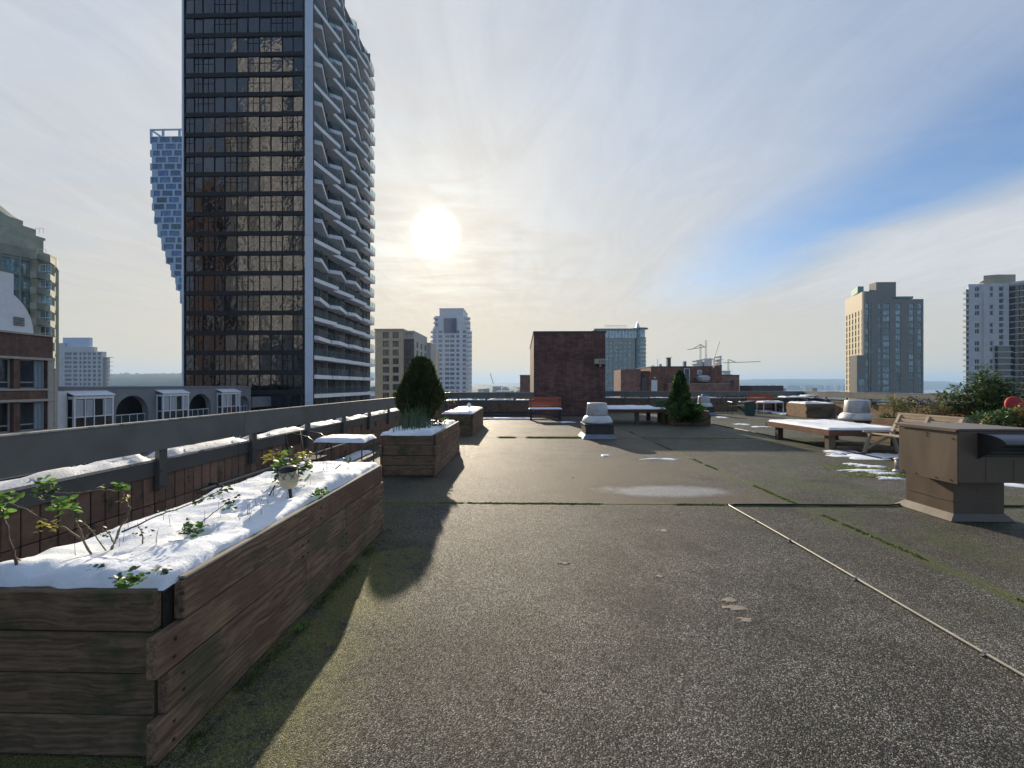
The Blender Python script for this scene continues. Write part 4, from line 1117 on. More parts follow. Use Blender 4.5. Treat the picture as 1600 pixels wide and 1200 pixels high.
# --- red brick roof complex
t = thing('brick_rooftop_complex', 'red brick roof structures with white door, vent and chimney behind the far parapet', 'building', (38, 80, GZ))
Zt = 80.0; P = lambda px: fx(px, Zt); H = lambda py: fz(py, Zt)
b = MB(); b.box(P(977), P(1001), Zt, Zt + 3.6, -12, H(577)); b.box(P(970), P(978), Zt + .02, Zt + 6, -12, H(577.5)); 
b.build('left_block', 'brick_pink', t)
b = MB(); b.box(P(1022), P(1131), Zt + 2, Zt + 12, -12, H(573)); b.build('main_wall', 'brick_red', t)
b = MB(); b.box(P(1021.6), P(1131.4), Zt + 1.9, Zt + 12.1, H(573) + .002, H(571.8)); b.box(P(1000), P(1022), Zt + 3, Zt + 10, -12, H(579)); b.build('parapet_cap', 'metal_cap', t)
b = MB(); b.add([(P(1012), Zt - 1, -12), (P(1035.5), Zt - 1, -12), (P(1035.5), Zt + 3, -12), (P(992), Zt + 3, -12),
                 (P(1012), Zt - 1, H(583)), (P(1035.5), Zt - 1, H(583)), (P(1035.5), Zt + 3, H(583)), (P(1000), Zt + 3, H(583))],
                [(0, 1, 5, 4), (1, 2, 6, 5), (2, 3, 7, 6), (3, 0, 4, 7), (4, 5, 6, 7)]); b.build('stair_block', 'brick_red', t)
b = MB(); b.box(P(1015), P(1024), Zt - 1.14, Zt - 1.01, H(611), H(594)); b.build('door', 'white_frame', t)
b = MB(); b.box(P(1018.5), P(1021), Zt - 1.3, Zt - 1.01, H(591), H(589.5)); b.build('door_light', 'white_frame', t)
b = MB(); b.box(P(1001.5), P(1012), Zt - .6, Zt + .9, -12, H(590)); b.build('dark_recess', 'brown_dark', t)
b = MB(); b.k = 0; b.box(P(1075.5), P(1082.5), Zt + 1.8, Zt + 1.95, H(597), H(576)); b.k = 1
for (x0, x1, z0, z1) in ((1074.6, 1075.5, 597.6, 575.4), (1082.5, 1083.4, 597.6, 575.4), (1075.5, 1082.5, 576, 575.4), (1075.5, 1082.5, 597.6, 597)): b.box(P(x0), P(x1), Zt + 1.7, Zt + 1.97, H(z0), H(z1))
b.build('tall_window', ['plain_glass', 'white_frame'], t)
b = MB(); b.k = 1; b.box(P(1096), P(1103), Zt + 1.75, Zt + 1.97, H(585), H(578)); b.k = 0
for i in range(3): b.box(P(1097.2), P(1101.8), Zt + 1.6, Zt + 1.74, H(583.8 - i * 1.8), H(583.0 - i * 1.8))
b.build('wall_vent', ['grey_metal', 'white_frame'], t)
b = MB(); b.lathe([(1.0, 0), (1.25, .4), (1.25, 1.0), (.9, 1.3)], 14, (P(1101), Zt + .6, H(597))); b.box(P(1090), P(1107), Zt + .4, Zt + 1.7, H(589.8), H(588.5)); b.build('duct', 'galv', t)
b = MB(); b.extr([(P(1108), H(600)), (P(1131), H(600)), (P(1131), H(570)), (P(1120), H(571))], 1, Zt + .8, Zt + 2.2); b.build('sloping_gable', 'brick_red', t)
b = MB(); b.box(P(1131.5), P(1159.5), Zt + 1, Zt + 8, -12, H(586.5)); b.build('right_block', 'brick_pink', t)
b = MB(); b.box(P(1131.2), P(1159.8), Zt + .9, Zt + 8.1, H(586.5) + .002, H(585.6)); b.beam((P(1137), Zt + .8, H(610)), (P(1149.5), Zt + .8, H(595)), .5, .5); b.build('right_block_cap', 'metal_cap', t)
b = MB(); b.box(P(1147), P(1193), Zt - 6, Zt - 2, -12, H(602.5)); b.build('low_block', 'brown_dark', t)
b = MB(); b.box(P(1037.5), P(1131), Zt - 2.4, Zt - .2, -12, H(600)); b.build('front_block', 'brick_pink', t)
b = MB(); b.box(P(1037), P(1131.5), Zt - 2.5, Zt - .1, H(600) + .002, H(599.2)); b.build('front_block_cap', 'beige_metal', t)
b = MB(); b.box(P(1054.5), P(1060), Zt + 4, Zt + 4.8, H(573), H(558)); b.build('chimney', 'brown_dark', t)
b = MB(); b.box(P(1052.5), P(1062), Zt + 3.8, Zt + 5, H(557.5), H(556.8)); b.box(P(1056.5), P(1058), Zt + 4.2, Zt + 4.6, H(558), H(557.5)); b.build('chimney_cap', 'galv', t)
b = MB()
for px, py, r_ in ((1035.5, 560, .05), (1028, 569, .12), (1040, 568, .3), (1128, 557, .05), (1120.5, 557, .06), (1133, 560, .05)): b.tube([(P(px), Zt + 3, H(582)), (P(px), Zt + 3, H(py))], r_, 6)
b.build('roof_pipes', 'galv', t)
b = MB(); b.box(P(1081.5), P(1085.5), Zt + 4, Zt + 4.7, H(573), H(563)); b.build('flue', 'grey_stucco', t)

t = thing('low_pink_block', 'small far pink block peeping out left of the brick penthouse', 'building', (0, 95, GZ)); Zt = 95
b = MB(); b.box(fx(812.5, Zt), fx(829, Zt), Zt, Zt + 9, -16, fz(586.5, Zt)); b.build('wall', 'brick_pink', t)
b = MB(); b.box(fx(812, Zt), fx(829.5, Zt), Zt - .1, Zt + 9.1, fz(586.5, Zt) + .002, fz(585.7, Zt)); b.build('cap', 'beige_metal', t)

# --- buildings under construction and cranes far off
for i, (x0, x1, y0_, lab) in enumerate(((1088, 1099, 563, 'pale unfinished concrete block under the two tall crane masts'), (1100, 1114, 560.5, 'wide pale unfinished tower top beside the leaning crane'), (1131, 1143, 579.5, 'small pale unfinished tower under the long crane jib'), (1124, 1129, 556.5, 'narrow unfinished lift core behind the brick roof complex'))):
    Zt = 420.0; t = thing('unfinished_building', lab, 'building', (fx((x0 + x1) / 2, Zt), Zt, GZ)); xa, xb = fx(x0, Zt), fx(x1, Zt)
    b = MB(); zt_ = fz(y0_, Zt)
    b.box(xa + .8, xb - .8, Zt + .8, Zt + 12, GZ, zt_)
    k = 0
    while zt_ - k * 3.4 > -20: b.box(xa - (.8 if k == 1 else 0), xb + (.8 if k == 1 else 0), Zt, Zt + 13, zt_ - k * 3.4 - .5, zt_ - k * 3.4 - .01); k += 1
    b.build('wall', 'white_wall', t)
def crane(px, py0, jib, lab, extra=None):
    Zt = 400.0 + px % 7; t = thing('tower_crane', lab, 'crane', (fx(px, Zt), Zt, GZ), 'cranes over the far building sites')
    X = fx(px, Zt); b = MB(); top = fz(py0, Zt); w = .55
    for sx in (-w, w):
        for sy in (-w, w): b.beam((X + sx, Zt + sy, GZ), (X + sx, Zt + sy, top), .16)
    z = GZ; s = 1
    while z < top - 2: b.beam((X - w * s, Zt - w, z), (X + w * s, Zt - w, z + 2), .1); z += 2; s = -s
    b.build('mast', 'crane_paint', t)
    b = MB()
    for (pa, ya_), (pb, yb_) in jib:
        b.beam((fx(pa, Zt), Zt, fz(ya_, Zt)), (fx(pb, Zt), Zt, fz(yb_, Zt)), .5, .55)
    b.build('jib', 'crane_paint', t)
crane(1094.5, 538, [((1074, 547), (1103, 542.5)), ((1094.5, 539), (1083, 545.5)), ((1094.5, 539), (1101, 543))], 'left tower crane with jib pointing left')
crane(1103, 532, [((1102, 556), (1104, 556))], 'tall bare mast just right of the left crane')
crane(1115.5, 561, [((1115.5, 561), (1124.5, 534)), ((1115.5, 561), (1112, 563))], 'luffing crane with jib leaning steeply to the right')
crane(1138, 562, [((1130, 567.3), (1188, 565.5)), ((1138, 562), (1150, 566.6))], 'right tower crane with long level jib')
crane(771, 604, [((771, 600), (766, 583))], 'tiny distant crane left of the brick penthouse')

# --- buildings across the street behind the camera (they show in the black tower's glass)
for i, (x0, x1, y, h, m, lab) in enumerate(((-152, -138, -60, 92, 'brick_brown', 'brown brick tower across the street'), (-135, -122, -64, 122, 'grey_stucco', 'dark grey tower across the street'), (-121, -101, -62, 150, 'white_blue', 'pale tower across the street'), (-99, -84, -66, 128, 'grey_stucco', 'grey tower across the street'), (-80, -50, -70, 60, 'grey_stucco', 'grey slab across the street'))):
    t = thing('block_behind', lab, 'building', ((x0 + x1) / 2, y, GZ)); b = MB()
    fc = Facade((x1, y), (x0, y), GZ, h, .5); nn = int(fc.L / 4.2); cols = [(fc.L * (q + .2) / nn, fc.L * (q + .75) / nn) for q in range(nn)]
    rws = rows_of(GZ, int((h - GZ) / 3.1), 3.1, .9, 2.6); fc.wall(b, cols, rws); b.box(x0, x1, y - 16, y - .55, GZ, h); b.build('wall', m, t)
    j = MB(); windows(fc, t, cols, rws, 'plain_glass', stand=.3, join=j); o = j.build('window_grid', 'plain_glass', t); o['kind'] = 'stuff'

# ================================================================ THE ROOF
XL_, XR_, YB_, YF_ = -3.62, 16.2, 24.0, -6.0
mb = MB(); mb.box(XL_ - .3, XR_ + .3, YF_ - .3, 20.5, GZ, -0.05); mb.box(4.0, XR_ + .3, 20.5, YB_ + .3, GZ, -.05); struct('building_body', mb, 'grey_stucco')
mb = MB(); mb.box(XL_, XR_, YF_, 20.2, -.049, -.022); mb.box(4.1, XR_, 20.2, YB_, -.049, -.022)
deck = struct('roof_deck', mb, 'soil')
xs = [XL_, 3.36, 7.08, 11.6, XR_]; ys = [YF_, -1.0, 5.03, 11.3, 17.3, 20.2]
for i, (a, b_) in enumerate(zip(xs, xs[1:])):
    for j_, (c, d) in enumerate(zip(ys, ys[1:])):
        y2 = YB_ if (j_ == 4 and i > 0) else d
        m_ = MB(); gq = .006
        m_.cbox(a + gq + R.uniform(0, .004), b_ - gq, c + gq, y2 - gq, -.022, R.uniform(-.003, .001), .005)
        m_.build('slab', 'deck', deck)
# worn tan patches near the camera
for px, py, rx, ry, s in ((1141, 938, .05, .03, 1), (1147, 950, .06, .035, 2), (1166, 968, .05, .03, 3), (1037, 829, .06, .04, 4), (1030, 900, .03, .02, 5), (882, 880, .04, .02, 6)):
    p = at(px, py); o = snow_patch(p.x, p.y, rx, ry, .0012, s, .001, .9).build('worn_patch', 'tan_patch', deck)

def parapet(name, label, p0, p1, lab_cat, tiles=True, near=None, tilem='tile', boards='rail_paint', snow=True, seg=2.78, off=0.0):
    t = thing(name, label, 'parapet', ((p0[0] + p1[0]) / 2, (p0[1] + p1[1]) / 2, 0), 'parapets round the roof')
    fc = Facade(p0, p1, 0, 1.1); L = fc.L
    m_ = MB(); fc.blk(m_, 0, L, -.04, .56, -.19, -.035); m_.build('wall_core', 'grout', t)
    tw = .12; n = int(L / tw)
    key = None
    if tiles:
        m1 = MB(); m1.cbox(.004, tw - .004, 0, .034, .003, .275, .004); me = m1.mesh('tile', tilem)
        far = MB()
        for i in range(n):
            for r_ in range(2):
                u = i * tw
                pos = fc.pt(u, r_ * .28, 0)
                if near and near(pos):
                    place('tile', me, t, fc.pt(u, r_ * .28, R.uniform(-.003, .003)), rz=fc.rz)
                else: fc.blk(far, u + .004, u + tw - .004, r_ * .28 + .003, r_ * .28 + .275, -.034, R.uniform(-.003, .002))
        if far.v: o = far.build('tile_course', tilem, t); o['kind'] = 'stuff'
    k = 0; u = 0
    while u < L - .01:
        u2 = min(L, u + seg); m_ = MB(); fc.blk(m_, u + .003, u2 - .003, .56, .70, -.19, .02); m_.build('fascia', 'post_paint', t)
        m_ = MB(); fc.blk(m_, u + .003, u2 - .003, .702, .725, -.205, .035); m_.build('coping', 'rail_cap', t)
        m_ = MB(); fc.blk(m_, u + .003, u2 - .003, .82, 1.10, .072, .108); o = m_.build('rail_board', boards, t)
        m_ = MB(); fc.blk(m_, u + .003, u2 - .003, 1.102, 1.114, .062, .118); m_.build('rail_cap', 'rail_cap', t)
        u = u2
    u = off; posts = []
    while u < L:
        m_ = MB(); fc.blk(m_, u - .045, u + .045, .42, 1.085, .022, .07); fc.blk(m_, u - .03, u + .03, .45, .47, .0705, .078); fc.blk(m_, u - .03, u + .03, .60, .62, .0705, .078)
        m_.build('post', 'post_paint', t); posts.append(u); u += 1.39
    return t, fc, posts
def coping_snow(parent, fc, u0, u1, seed=0, th=.05, lab='snow'):
    n = max(4, int((u1 - u0) / .06)); m_ = MB(); vs = []; W = 7
    for i in range(n + 1):
        u = u0 + (u1 - u0) * i / n; en = min(1, i / 2, (n - i) / 2); en = math.sqrt(max(0, en))
        for k in range(W):
            a = k / (W - 1); o_ = -.195 + .22 * a + (.012 * fbm(u * 6, a, seed) if k == W - 1 else 0); h = math.sqrt(max(0, 1 - abs(2 * a - 1) ** 3)) * en
            vs.append(fc.pt(u, .724 + h * th * max(.15, 1 + 1.1 * fbm(u * 2.4, a * 2, seed) + .35 * fbm(u * 11, a * 3, seed)), o_))
    m_.add(vs, [(i * W + k, (i + 1) * W + k, (i + 1) * W + k + 1, i * W + k + 1) for i in range(n) for k in range(W - 1)])
    return m_.build('snow', 'snow', parent, True)
tL, fL_, posts = parapet('left_parapet_rail'.replace('left_', ''), 'long tiled parapet with charcoal rail along the left side behind the planters', (XL_, YF_), (XL_, 20.2), 'parapet', near=lambda p: 1.2 < p.y < 9.2, off=.25)
for a, c in zip(posts, posts[1:]): coping_snow(tL, fL_, a + .1, c - .08, seed=a)
tB, fB_, pb = parapet('parapet_rail', 'low dark parapet with rail closing the left end of the roof behind the red bench', (XL_, 20.2), (.6, 20.2), 'parapet', off=.5)
for a, c in zip(pb, pb[1:] + [4.2]): coping_snow(tB, fB_, a + .06, c - .06, seed=a + 3, th=.035)
tC, fC_, pc = parapet('parapet_rail', 'dark parapet with rail at the far end, right of the brick penthouse', (4.1, 24), (XR_, 24), 'parapet', off=.5)
for a, c in list(zip(pc, pc[1:]))[::2]: coping_snow(tC, fC_, a + .06, c - .2, seed=a + 5, th=.03)
tD, fD_, pd = parapet('parapet_rail', 'sunlit tan tiled parapet with grey rail along the right side of the roof', (XR_, 24), (XR_, YF_), 'parapet', tilem='brick_tan', off=.5)
for a, c in zip(pd, pd[1:]): coping_snow(tD, fD_, a + .3, c - .2, seed=a + 8, th=.04)

# brick penthouse
t = thing('brick_penthouse', 'plain dark brick penthouse block standing in the middle of the far roof edge', 'penthouse', (2.3, 24, 0))
m_ = MB(); m_.box(.6, 4.1, 20.18, 29, -3, 4.02); m_.build('wall', 'brick_dark', t)
m_ = MB(); m_.box(.57, 4.13, 20.15, 29.03, 4.022, 4.11); m_.build('roof_edge', 'metal_cap', t)
t = thing('floodlight', 'beige boxy floodlight with slotted front on the upper right of the brick penthouse', 'light', (3.86, 20.1, 2.7))
x0, x1, z0, z1 = X_(928.8, 20), X_(946.3, 20), Z_(569, 20), Z_(561, 20)
m_ = MB(); m_.cbox(x0, x1, 19.9, 20.17, z0, z1, .012); m_.build('housing', 'beige_metal', t)
m_ = MB()
for k in range(4): xx = X_(935.5, 20) + k * .085; m_.box(xx, xx + .028, 19.885, 19.899, z0 + .05, z1 - .05)
m_.build('slot', 'brown_dark', t)
m_ = MB(); m_.box(x0 + .25, x0 + .33, 20.0, 20.17, z0 - .12, z0 - .004); m_.build('bracket', 'beige_metal', t)
# flashing kerb at the foot of the far wall
m_ = MB(); m_.box(-3.4, .58, 19.75, 20.1, -.01, .16); m_.box(-3.4, 4.1, 19.2, 19.74, -.01, .05); o = m_.build('roof_kerb', 'curb_dark'); o['kind'] = 'structure'

# ---------------------------------------------------------------- board planters
def planter(label, x0, x1, y0, y1, h, loc=None, side='board_y', end='board_x', nb=4, group='wooden board planters', step=.035):
    t = thing('planter_box', label, 'planter', ((x0 + x1) / 2, (y0 + y1) / 2, 0), group)
    bh = h / nb; th = .045
    for k in range(nb):
        z0 = k * bh + (.004 if k == 0 else .002); z1 = (k + 1) * bh - .002; e = step * (1 if k % 2 == 0 else -.35)
        top = k == nb - 1
        for sx in (0, 1):
            xa = x1 - th if sx else x0
            ya = y0 - (e if not (top and sx) else -.09); yb = y1 + e * .8
            dj = R.uniform(-.003, .003)
            if nb >= 4 and sx and k in (1, 2) and (y1 - y0) > 2:
                cut = y0 + (y1 - y0) * (.42 if k == 1 else .66)
                for a, c in ((ya, cut - .002), (cut + .002, yb)):
                    m_ = MB(); m_.cbox(xa + dj, xa + th + dj, a, c, z0, z1, .006, .0015); m_.build('board', side, t)
            else:
                m_ = MB(); m_.cbox(xa + dj, xa + th + dj, ya, yb, z0, z1, .006, .0015); m_.build('board', side, t)
        for sy in (0, 1):
            ya = y1 - th if sy else y0
            m_ = MB(); m_.cbox(x0 + th + .002, x1 - th - .002, ya + R.uniform(0, .004), ya + th, z0, z1, .006, .0015); m_.build('board', end, t)
    for (px, py) in ((x0 + th + .003, y0 + th + .003), (x1 - th - .083, y0 + th + .003), (x0 + th + .003, y1 - th - .083), (x1 - th - .083, y1 - th - .083)):
        m_ = MB(); m_.cbox(px, px + .08, py, py + .08, 0, h - .02, .004); m_.build('corner_post', 'post_wood', t)
    m_ = MB(); m_.box(x0 + th, x1 - th, y0 + th, y1 - th, .02, h - .03); m_.build('soil', 'soil', t)
    # weathered pale top edge
    m_ = MB(); m_.cbox(x1 - th + .001, x1 - .001, y0 + .1, y1 - .02, h - .001, h + .012, .004, .001); m_.build('top_edge', 'cap_wood', t)
    return t
P1 = planter('nearest long board planter, its near corner at the bottom left of the picture', -2.20, -1.385, 1.555, 4.05, .65)
P2 = planter('second board planter, holding the round topped cypress', -2.27, -1.37, 6.5, 9.0, .65)
P3 = planter('third board planter from the camera, near the far left corner', -2.30, -1.40, 11.7, 14.9, .63)
P4 = planter('sunlit-toned planter with sunlight painted into its tan sides and shaded front, far right beside the snowy tables', 12.7, 14.0, 18.6, 19.95, .62, side='sunlit_board', end='board_x')
P5 = planter('low mossy planter holding the pointed conifer in the middle distance', 5.45, 6.85, 15.0, 16.6, .5, side='board_y')
P6 = planter('long planter holding the bushy evergreen on the right', 9.2, 13.4, 9.9, 11.0, .62)

for yy_, k_ in [(1.64, 3), (1.60, 2), (1.64, 1), (1.60, 0), (3.96, 3), (4.0, 2), (3.96, 1), (4.0, 0), (2.55, 2), (2.62, 2), (2.8, 3), (3.2, 1), (3.13, 1)]:
    for dz_ in (.045, .115):
        sc_ = MB(); sc_.beam((-1.3862, yy_ + R.uniform(-.01, .01), k_ * .1625 + dz_), (-1.3795, yy_, k_ * .1625 + dz_), .011, .011); sc_.build('screw', 'stem_dark', P1)
def snow_thing(mb, label, smooth=True, group=None, cat='snow'):
    o = mb.build('snow_cover', 'snow', None, smooth); return tag(o, label, cat, group)
# deep wind-shaped snow on the nearest planter
holes = [(-1.97, 1.61, .05, .03), (-1.88, 1.76, .03, .02), (-1.80, 1.78, .03, .02)]
hp = [at(px, py, .70) for px, py in ((145, 893), (205, 912), (250, 898), (300, 832), (500, 776), (545, 740), (452, 775), (455, 752))]
for p, r_, d_ in zip(hp, (.03, .07, .04, .07, .05, .03, .04, .12), (.03, .05, .03, .05, .04, .02, .02, .04)): holes.append((p.x, p.y, r_, d_))
s_ = snow_sheet(-2.17, -1.43, 1.60, 4.0, .645, t=.055, res=.016, amp=.017, edge=.07, seed=2, lump=.075, over=.02, fs=4.5, holes=holes)
snow_thing(s_, 'deep lumpy snow filling the nearest planter')
snow_thing(snow_sheet(-2.25, -1.45, 6.52, 8.9, .65, t=.05, res=.035, amp=.02, edge=.07, seed=12, lump=.05, over=.02), 'snow round the onion stems in the cypress planter')
snow_thing(snow_sheet(-2.28, -1.42, 11.72, 14.85, .63, t=.05, res=.06, amp=.02, edge=.08, seed=14, lump=.03, over=.02), 'snow on the third planter near the far left corner')
snow_thing(snow_sheet(12.72, 13.98, 18.62, 19.9, .62, t=.05, res=.06, amp=.04, edge=.15, seed=15, lump=.06, over=.01), 'snow heaped on the sunlit-toned planter')

# ---------------------------------------------------------------- plants
def leaf_mesh(m, L=.04, W=.028, fold=.25):
    b = MB(); pr = [(0, 0), (.25, .75), (.55, 1), (.82, .7), (1, 0)]
    vs = [(0, t * L, -.12 * L * t * t) for t, w in pr]; vs += [(w * W / 2, t * L, fold * w * W / 2 - .12 * L * t * t) for t, w in pr[1:4]]; vs += [(-w * W / 2, t * L, fold * w * W / 2 - .12 * L * t * t) for t, w in pr[1:4]]
    b.add(vs, [(0, 1, 5), (1, 2, 6, 5), (2, 3, 7, 6), (3, 4, 7), (0, 8, 1), (1, 8, 9, 2), (2, 9, 10, 3), (3, 10, 4)]); return b.mesh('leaf', m, True)
LM = {k: leaf_mesh(k, L, W) for k, L, W in (('leaf_green', .036, .032), ('leaf_dark', .034, .026), ('leaf_yellow', .04, .02))}
_lc = {}
def leaves(parent, c, r, n, kind, s=1.0, flat=.7, mul=2.4):
    for i in range(int(n * mul)):
        d = Vector((R.gauss(0, 1), R.gauss(0, 1), R.gauss(0, flat))).normalized() * r * (R.random() ** .5)
        me = LM[kind]
        o = place('leaf', me, parent, Vector(c) + d, rot=(R.uniform(-.6, .9), R.uniform(-.6, .6), R.uniform(0, 6.28)))
        k = s * .70 * R.uniform(.55, 1.25); o.scale = (k, k, k)
def q3(px, py, Y): d = ray(px, py); k = Y / d.y; return Vector((0, 0, EYE)) + d * k
def wig(pts, n=4, a=.004):
    out = []
    for p, q in zip(pts, pts[1:]):
        for i in range(n): out.append(p.lerp(q, i / n) + Vector((R.uniform(-a, a), R.uniform(-a, a), R.uniform(-a, a))))
    return out + [pts[-1]]
def bramble(label, stems, clusters, base, m='stem'):
    t = thing('bramble', label, 'plant', base, 'bramble shoots in the nearest planter')
    for pts, r0, r1 in stems:
        w_ = wig(pts); b = MB(); b.tube(w_, r0, 6, r1)
        for p in w_[1:-1:2]:
            for _ in range(2): d = Vector((R.uniform(-1, 1), R.uniform(-1, 1), R.uniform(-.3, 1))).normalized() * .012; b.tube([p, p + d], .0018, 4, .0006)
        b.build('stem', m, t, True)
    for c, r_, n, kind, s in clusters: leaves(t, c, r_, n, kind, s)
    return t
Y = 1.62
bramble('red-brown thorny shoot with green leaves at the left edge', [([q3(31, 903, Y), q3(24, 868, Y), q3(14, 838, Y), q3(6, 810, Y), q3(2, 788, Y)], .006, .003), ([q3(24, 872, Y), q3(38, 880, Y + .05), q3(52, 872, Y + .06)], .003, .001), ([q3(20, 865, Y), q3(-8, 878, Y - .04)], .003, .0015)],
        [(q3(2, 800, Y), .045, 8, 'leaf_green', 1.2), (q3(14, 776, Y), .04, 9, 'leaf_green', 1.3), (q3(-6, 775, Y), .04, 5, 'leaf_green', 1.2)], q3(31, 903, Y), 'stem_red')
Y = 1.78
bramble('green bramble stem sending a long branch to the left', [([q3(145, 878, Y), q3(134, 850, Y), q3(124, 826, Y), q3(117, 812, Y)], .005, .003), ([q3(131, 843, Y), q3(100, 825, Y - .02), q3(60, 806, Y - .05), q3(18, 787, Y - .06)], .0036, .002), ([q3(131, 843, Y), q3(142, 832, Y), q3(150, 828, Y)], .002, .001)],
        [(q3(99, 792, Y), .05, 14, 'leaf_green', 1.3), (q3(72, 822, Y), .035, 8, 'leaf_yellow', 1.1), (q3(114, 808, Y), .03, 4, 'leaf_dark', 1.0)], q3(145, 878, Y))
Y = 1.84
bramble('tall forked stem with bright leaf at its tip', [([q3(168, 873, Y), q3(175, 855, Y), q3(188, 828, Y), q3(203, 794, Y)], .006, .0045), ([q3(203, 795, Y), q3(196, 780, Y), q3(190, 768, Y)], .004, .002), ([q3(171, 866, Y), q3(152, 843, Y), q3(135, 820, Y), q3(117, 810, Y)], .003, .0015), ([q3(178, 850, Y), q3(170, 832, Y), q3(160, 826, Y)], .003, .001)],
        [(q3(191, 759, Y), .03, 9, 'leaf_green', 1.2), (q3(167, 835, Y), .035, 8, 'leaf_dark', .6), (q3(196, 778, Y), .02, 4, 'leaf_yellow', .8)], q3(168, 873, Y))
bramble('horizontal twig with snowy leaves in front of the railing', [([q3(178, 767, 2.0), q3(150, 765, 2.0), q3(120, 770, 2.0), q3(95, 771, 2.0), q3(80, 762, 2.0), q3(52, 752, 2.0)], .003, .002)],
        [(q3(72, 768, 2.0), .06, 22, 'leaf_dark', 1.1), (q3(66, 758, 2.0), .05, 10, 'leaf_green', 1.1), (q3(160, 762, 2.0), .015, 2, 'leaf_yellow', .8)], q3(178, 767, 2.0))
Y = 2.0
bramble('long arching bramble with dark leaves reaching to the right over the snow', [([q3(190, 831, 1.86), q3(218, 818, 1.92), q3(262, 800, Y), q3(305, 785, 2.15), q3(352, 764, 2.3)], .004, .002), ([q3(222, 858, 1.9), q3(224, 838, 1.9), q3(215, 818, 1.95)], .003, .0015), ([q3(312, 818, 2.1), q3(340, 796, 2.2), q3(366, 780, 2.3)], .0025, .001)],
        [(q3(300 + 8 * i, 788 - 3 * i, 2.15), .02, 3, 'leaf_dark', .8) for i in range(6)] + [(q3(352, 765, 2.3), .04, 10, 'leaf_dark', 1.1), (q3(362, 782, 2.3), .045, 14, 'leaf_dark', 1.0), (q3(358, 790, 2.3), .03, 5, 'leaf_green', 1.0), (q3(222, 835, 1.9), .05, 10, 'leaf_dark', .6), (q3(262, 800, Y), .04, 5, 'leaf_dark', .6)], q3(190, 831, 1.86), 'stem_dark')
for px, py, r_, n, kind, s, lab in ((147, 893, .02, 5, 'leaf_dark', .9, 'tiny dark leaves poking through snow near the front of the nearest planter'), (206, 913, .045, 14, 'leaf_green', 1.1, 'leafy weed at the near corner of the nearest planter'), (198, 910, .04, 10, 'leaf_dark', 1.1, 'dark wilted leaves beside the leafy weed at the near corner'),
        (252, 898, .028, 8, 'leaf_dark', .9, 'dark flat leaves half sunk in the snow by the near right edge'), (302, 829, .05, 20, 'leaf_green', 1.1, 'green strawberry-like leaves in a hollow in the middle of the snow'), (298, 835, .045, 10, 'leaf_dark', 1.1, 'dark soil-stained leaves under the green ones in the snow hollow'),
        (501, 774, .045, 24, 'leaf_green', 1.1, 'bright green clump hanging over the right edge of the nearest planter'), (544, 728, .045, 14, 'leaf_dark', 1.0, 'small dark sprig near the far end of the nearest planter')):
    p = at(px, py, .71); t = thing('leaf_clump', lab, 'plant', (p.x, p.y, .70)); leaves(t, (p.x, p.y, .715 + (.05 if px == 544 else .01)), r_, n, kind, s, .4)
# dry stalk tips through the snow
b = MB()
for i in range(60):
    x, y = R.uniform(-2.1, -1.5), R.uniform(1.75, 3.9); h = R.uniform(.02, .07); b.tube([(x, y, .67), (x + R.uniform(-.015, .015), y + R.uniform(-.01, .01), .71 + h)], .0016, 4, .0008)
o = b.build('dry_stalks', 'stem_dark'); tag(o, 'dead stalk tips sticking out of the snow in the nearest planter', 'stalks'); o['kind'] = 'stuff'
# holly-like bush
c0 = q3(455, 728, 3.05); t = thing('yellow_green_bush', 'snow-flecked yellow-green bush behind the garden lantern', 'bush', (c0.x, c0.y, .70))
b = MB()
for i in range(14): a = R.uniform(0, 6.28); e = Vector((c0.x + math.cos(a) * R.uniform(.05, .17), c0.y + math.sin(a) * .1, .76 + R.uniform(.05, .16))); b.tube(wig([Vector((c0.x, c0.y, .69)), c0.lerp(e, .4), e], 3, .006), .003, 5, .001)
b.build('stem', 'stem_dark', t)
leaves(t, (c0.x, c0.y, .82), .15, 110, 'leaf_dark', 1.9, .6, 1); leaves(t, (c0.x + .1, c0.y, .90), .075, 50, 'leaf_yellow', 1.9, .7, 1); leaves(t, (c0.x - .13, c0.y, .91), .065, 45, 'leaf_yellow', 1.8, .7, 1); leaves(t, (c0.x, c0.y, .86), .14, 70, 'leaf_green', 1.8, .6, 1)
for i in range(12):
    a = R.uniform(0, 6.28); r_ = R.uniform(.02, .15); b = MB(); b.lathe([(.001, .012), (.014, .009), (.02, 0), (.012, -.005), (.001, -.006)][::-1], 8, (c0.x + r_ * math.cos(a), c0.y + .7 * r_ * math.sin(a) - .02, .86 + R.uniform(-.07, .06))); b.build('snow_fleck', 'snow', t, True)
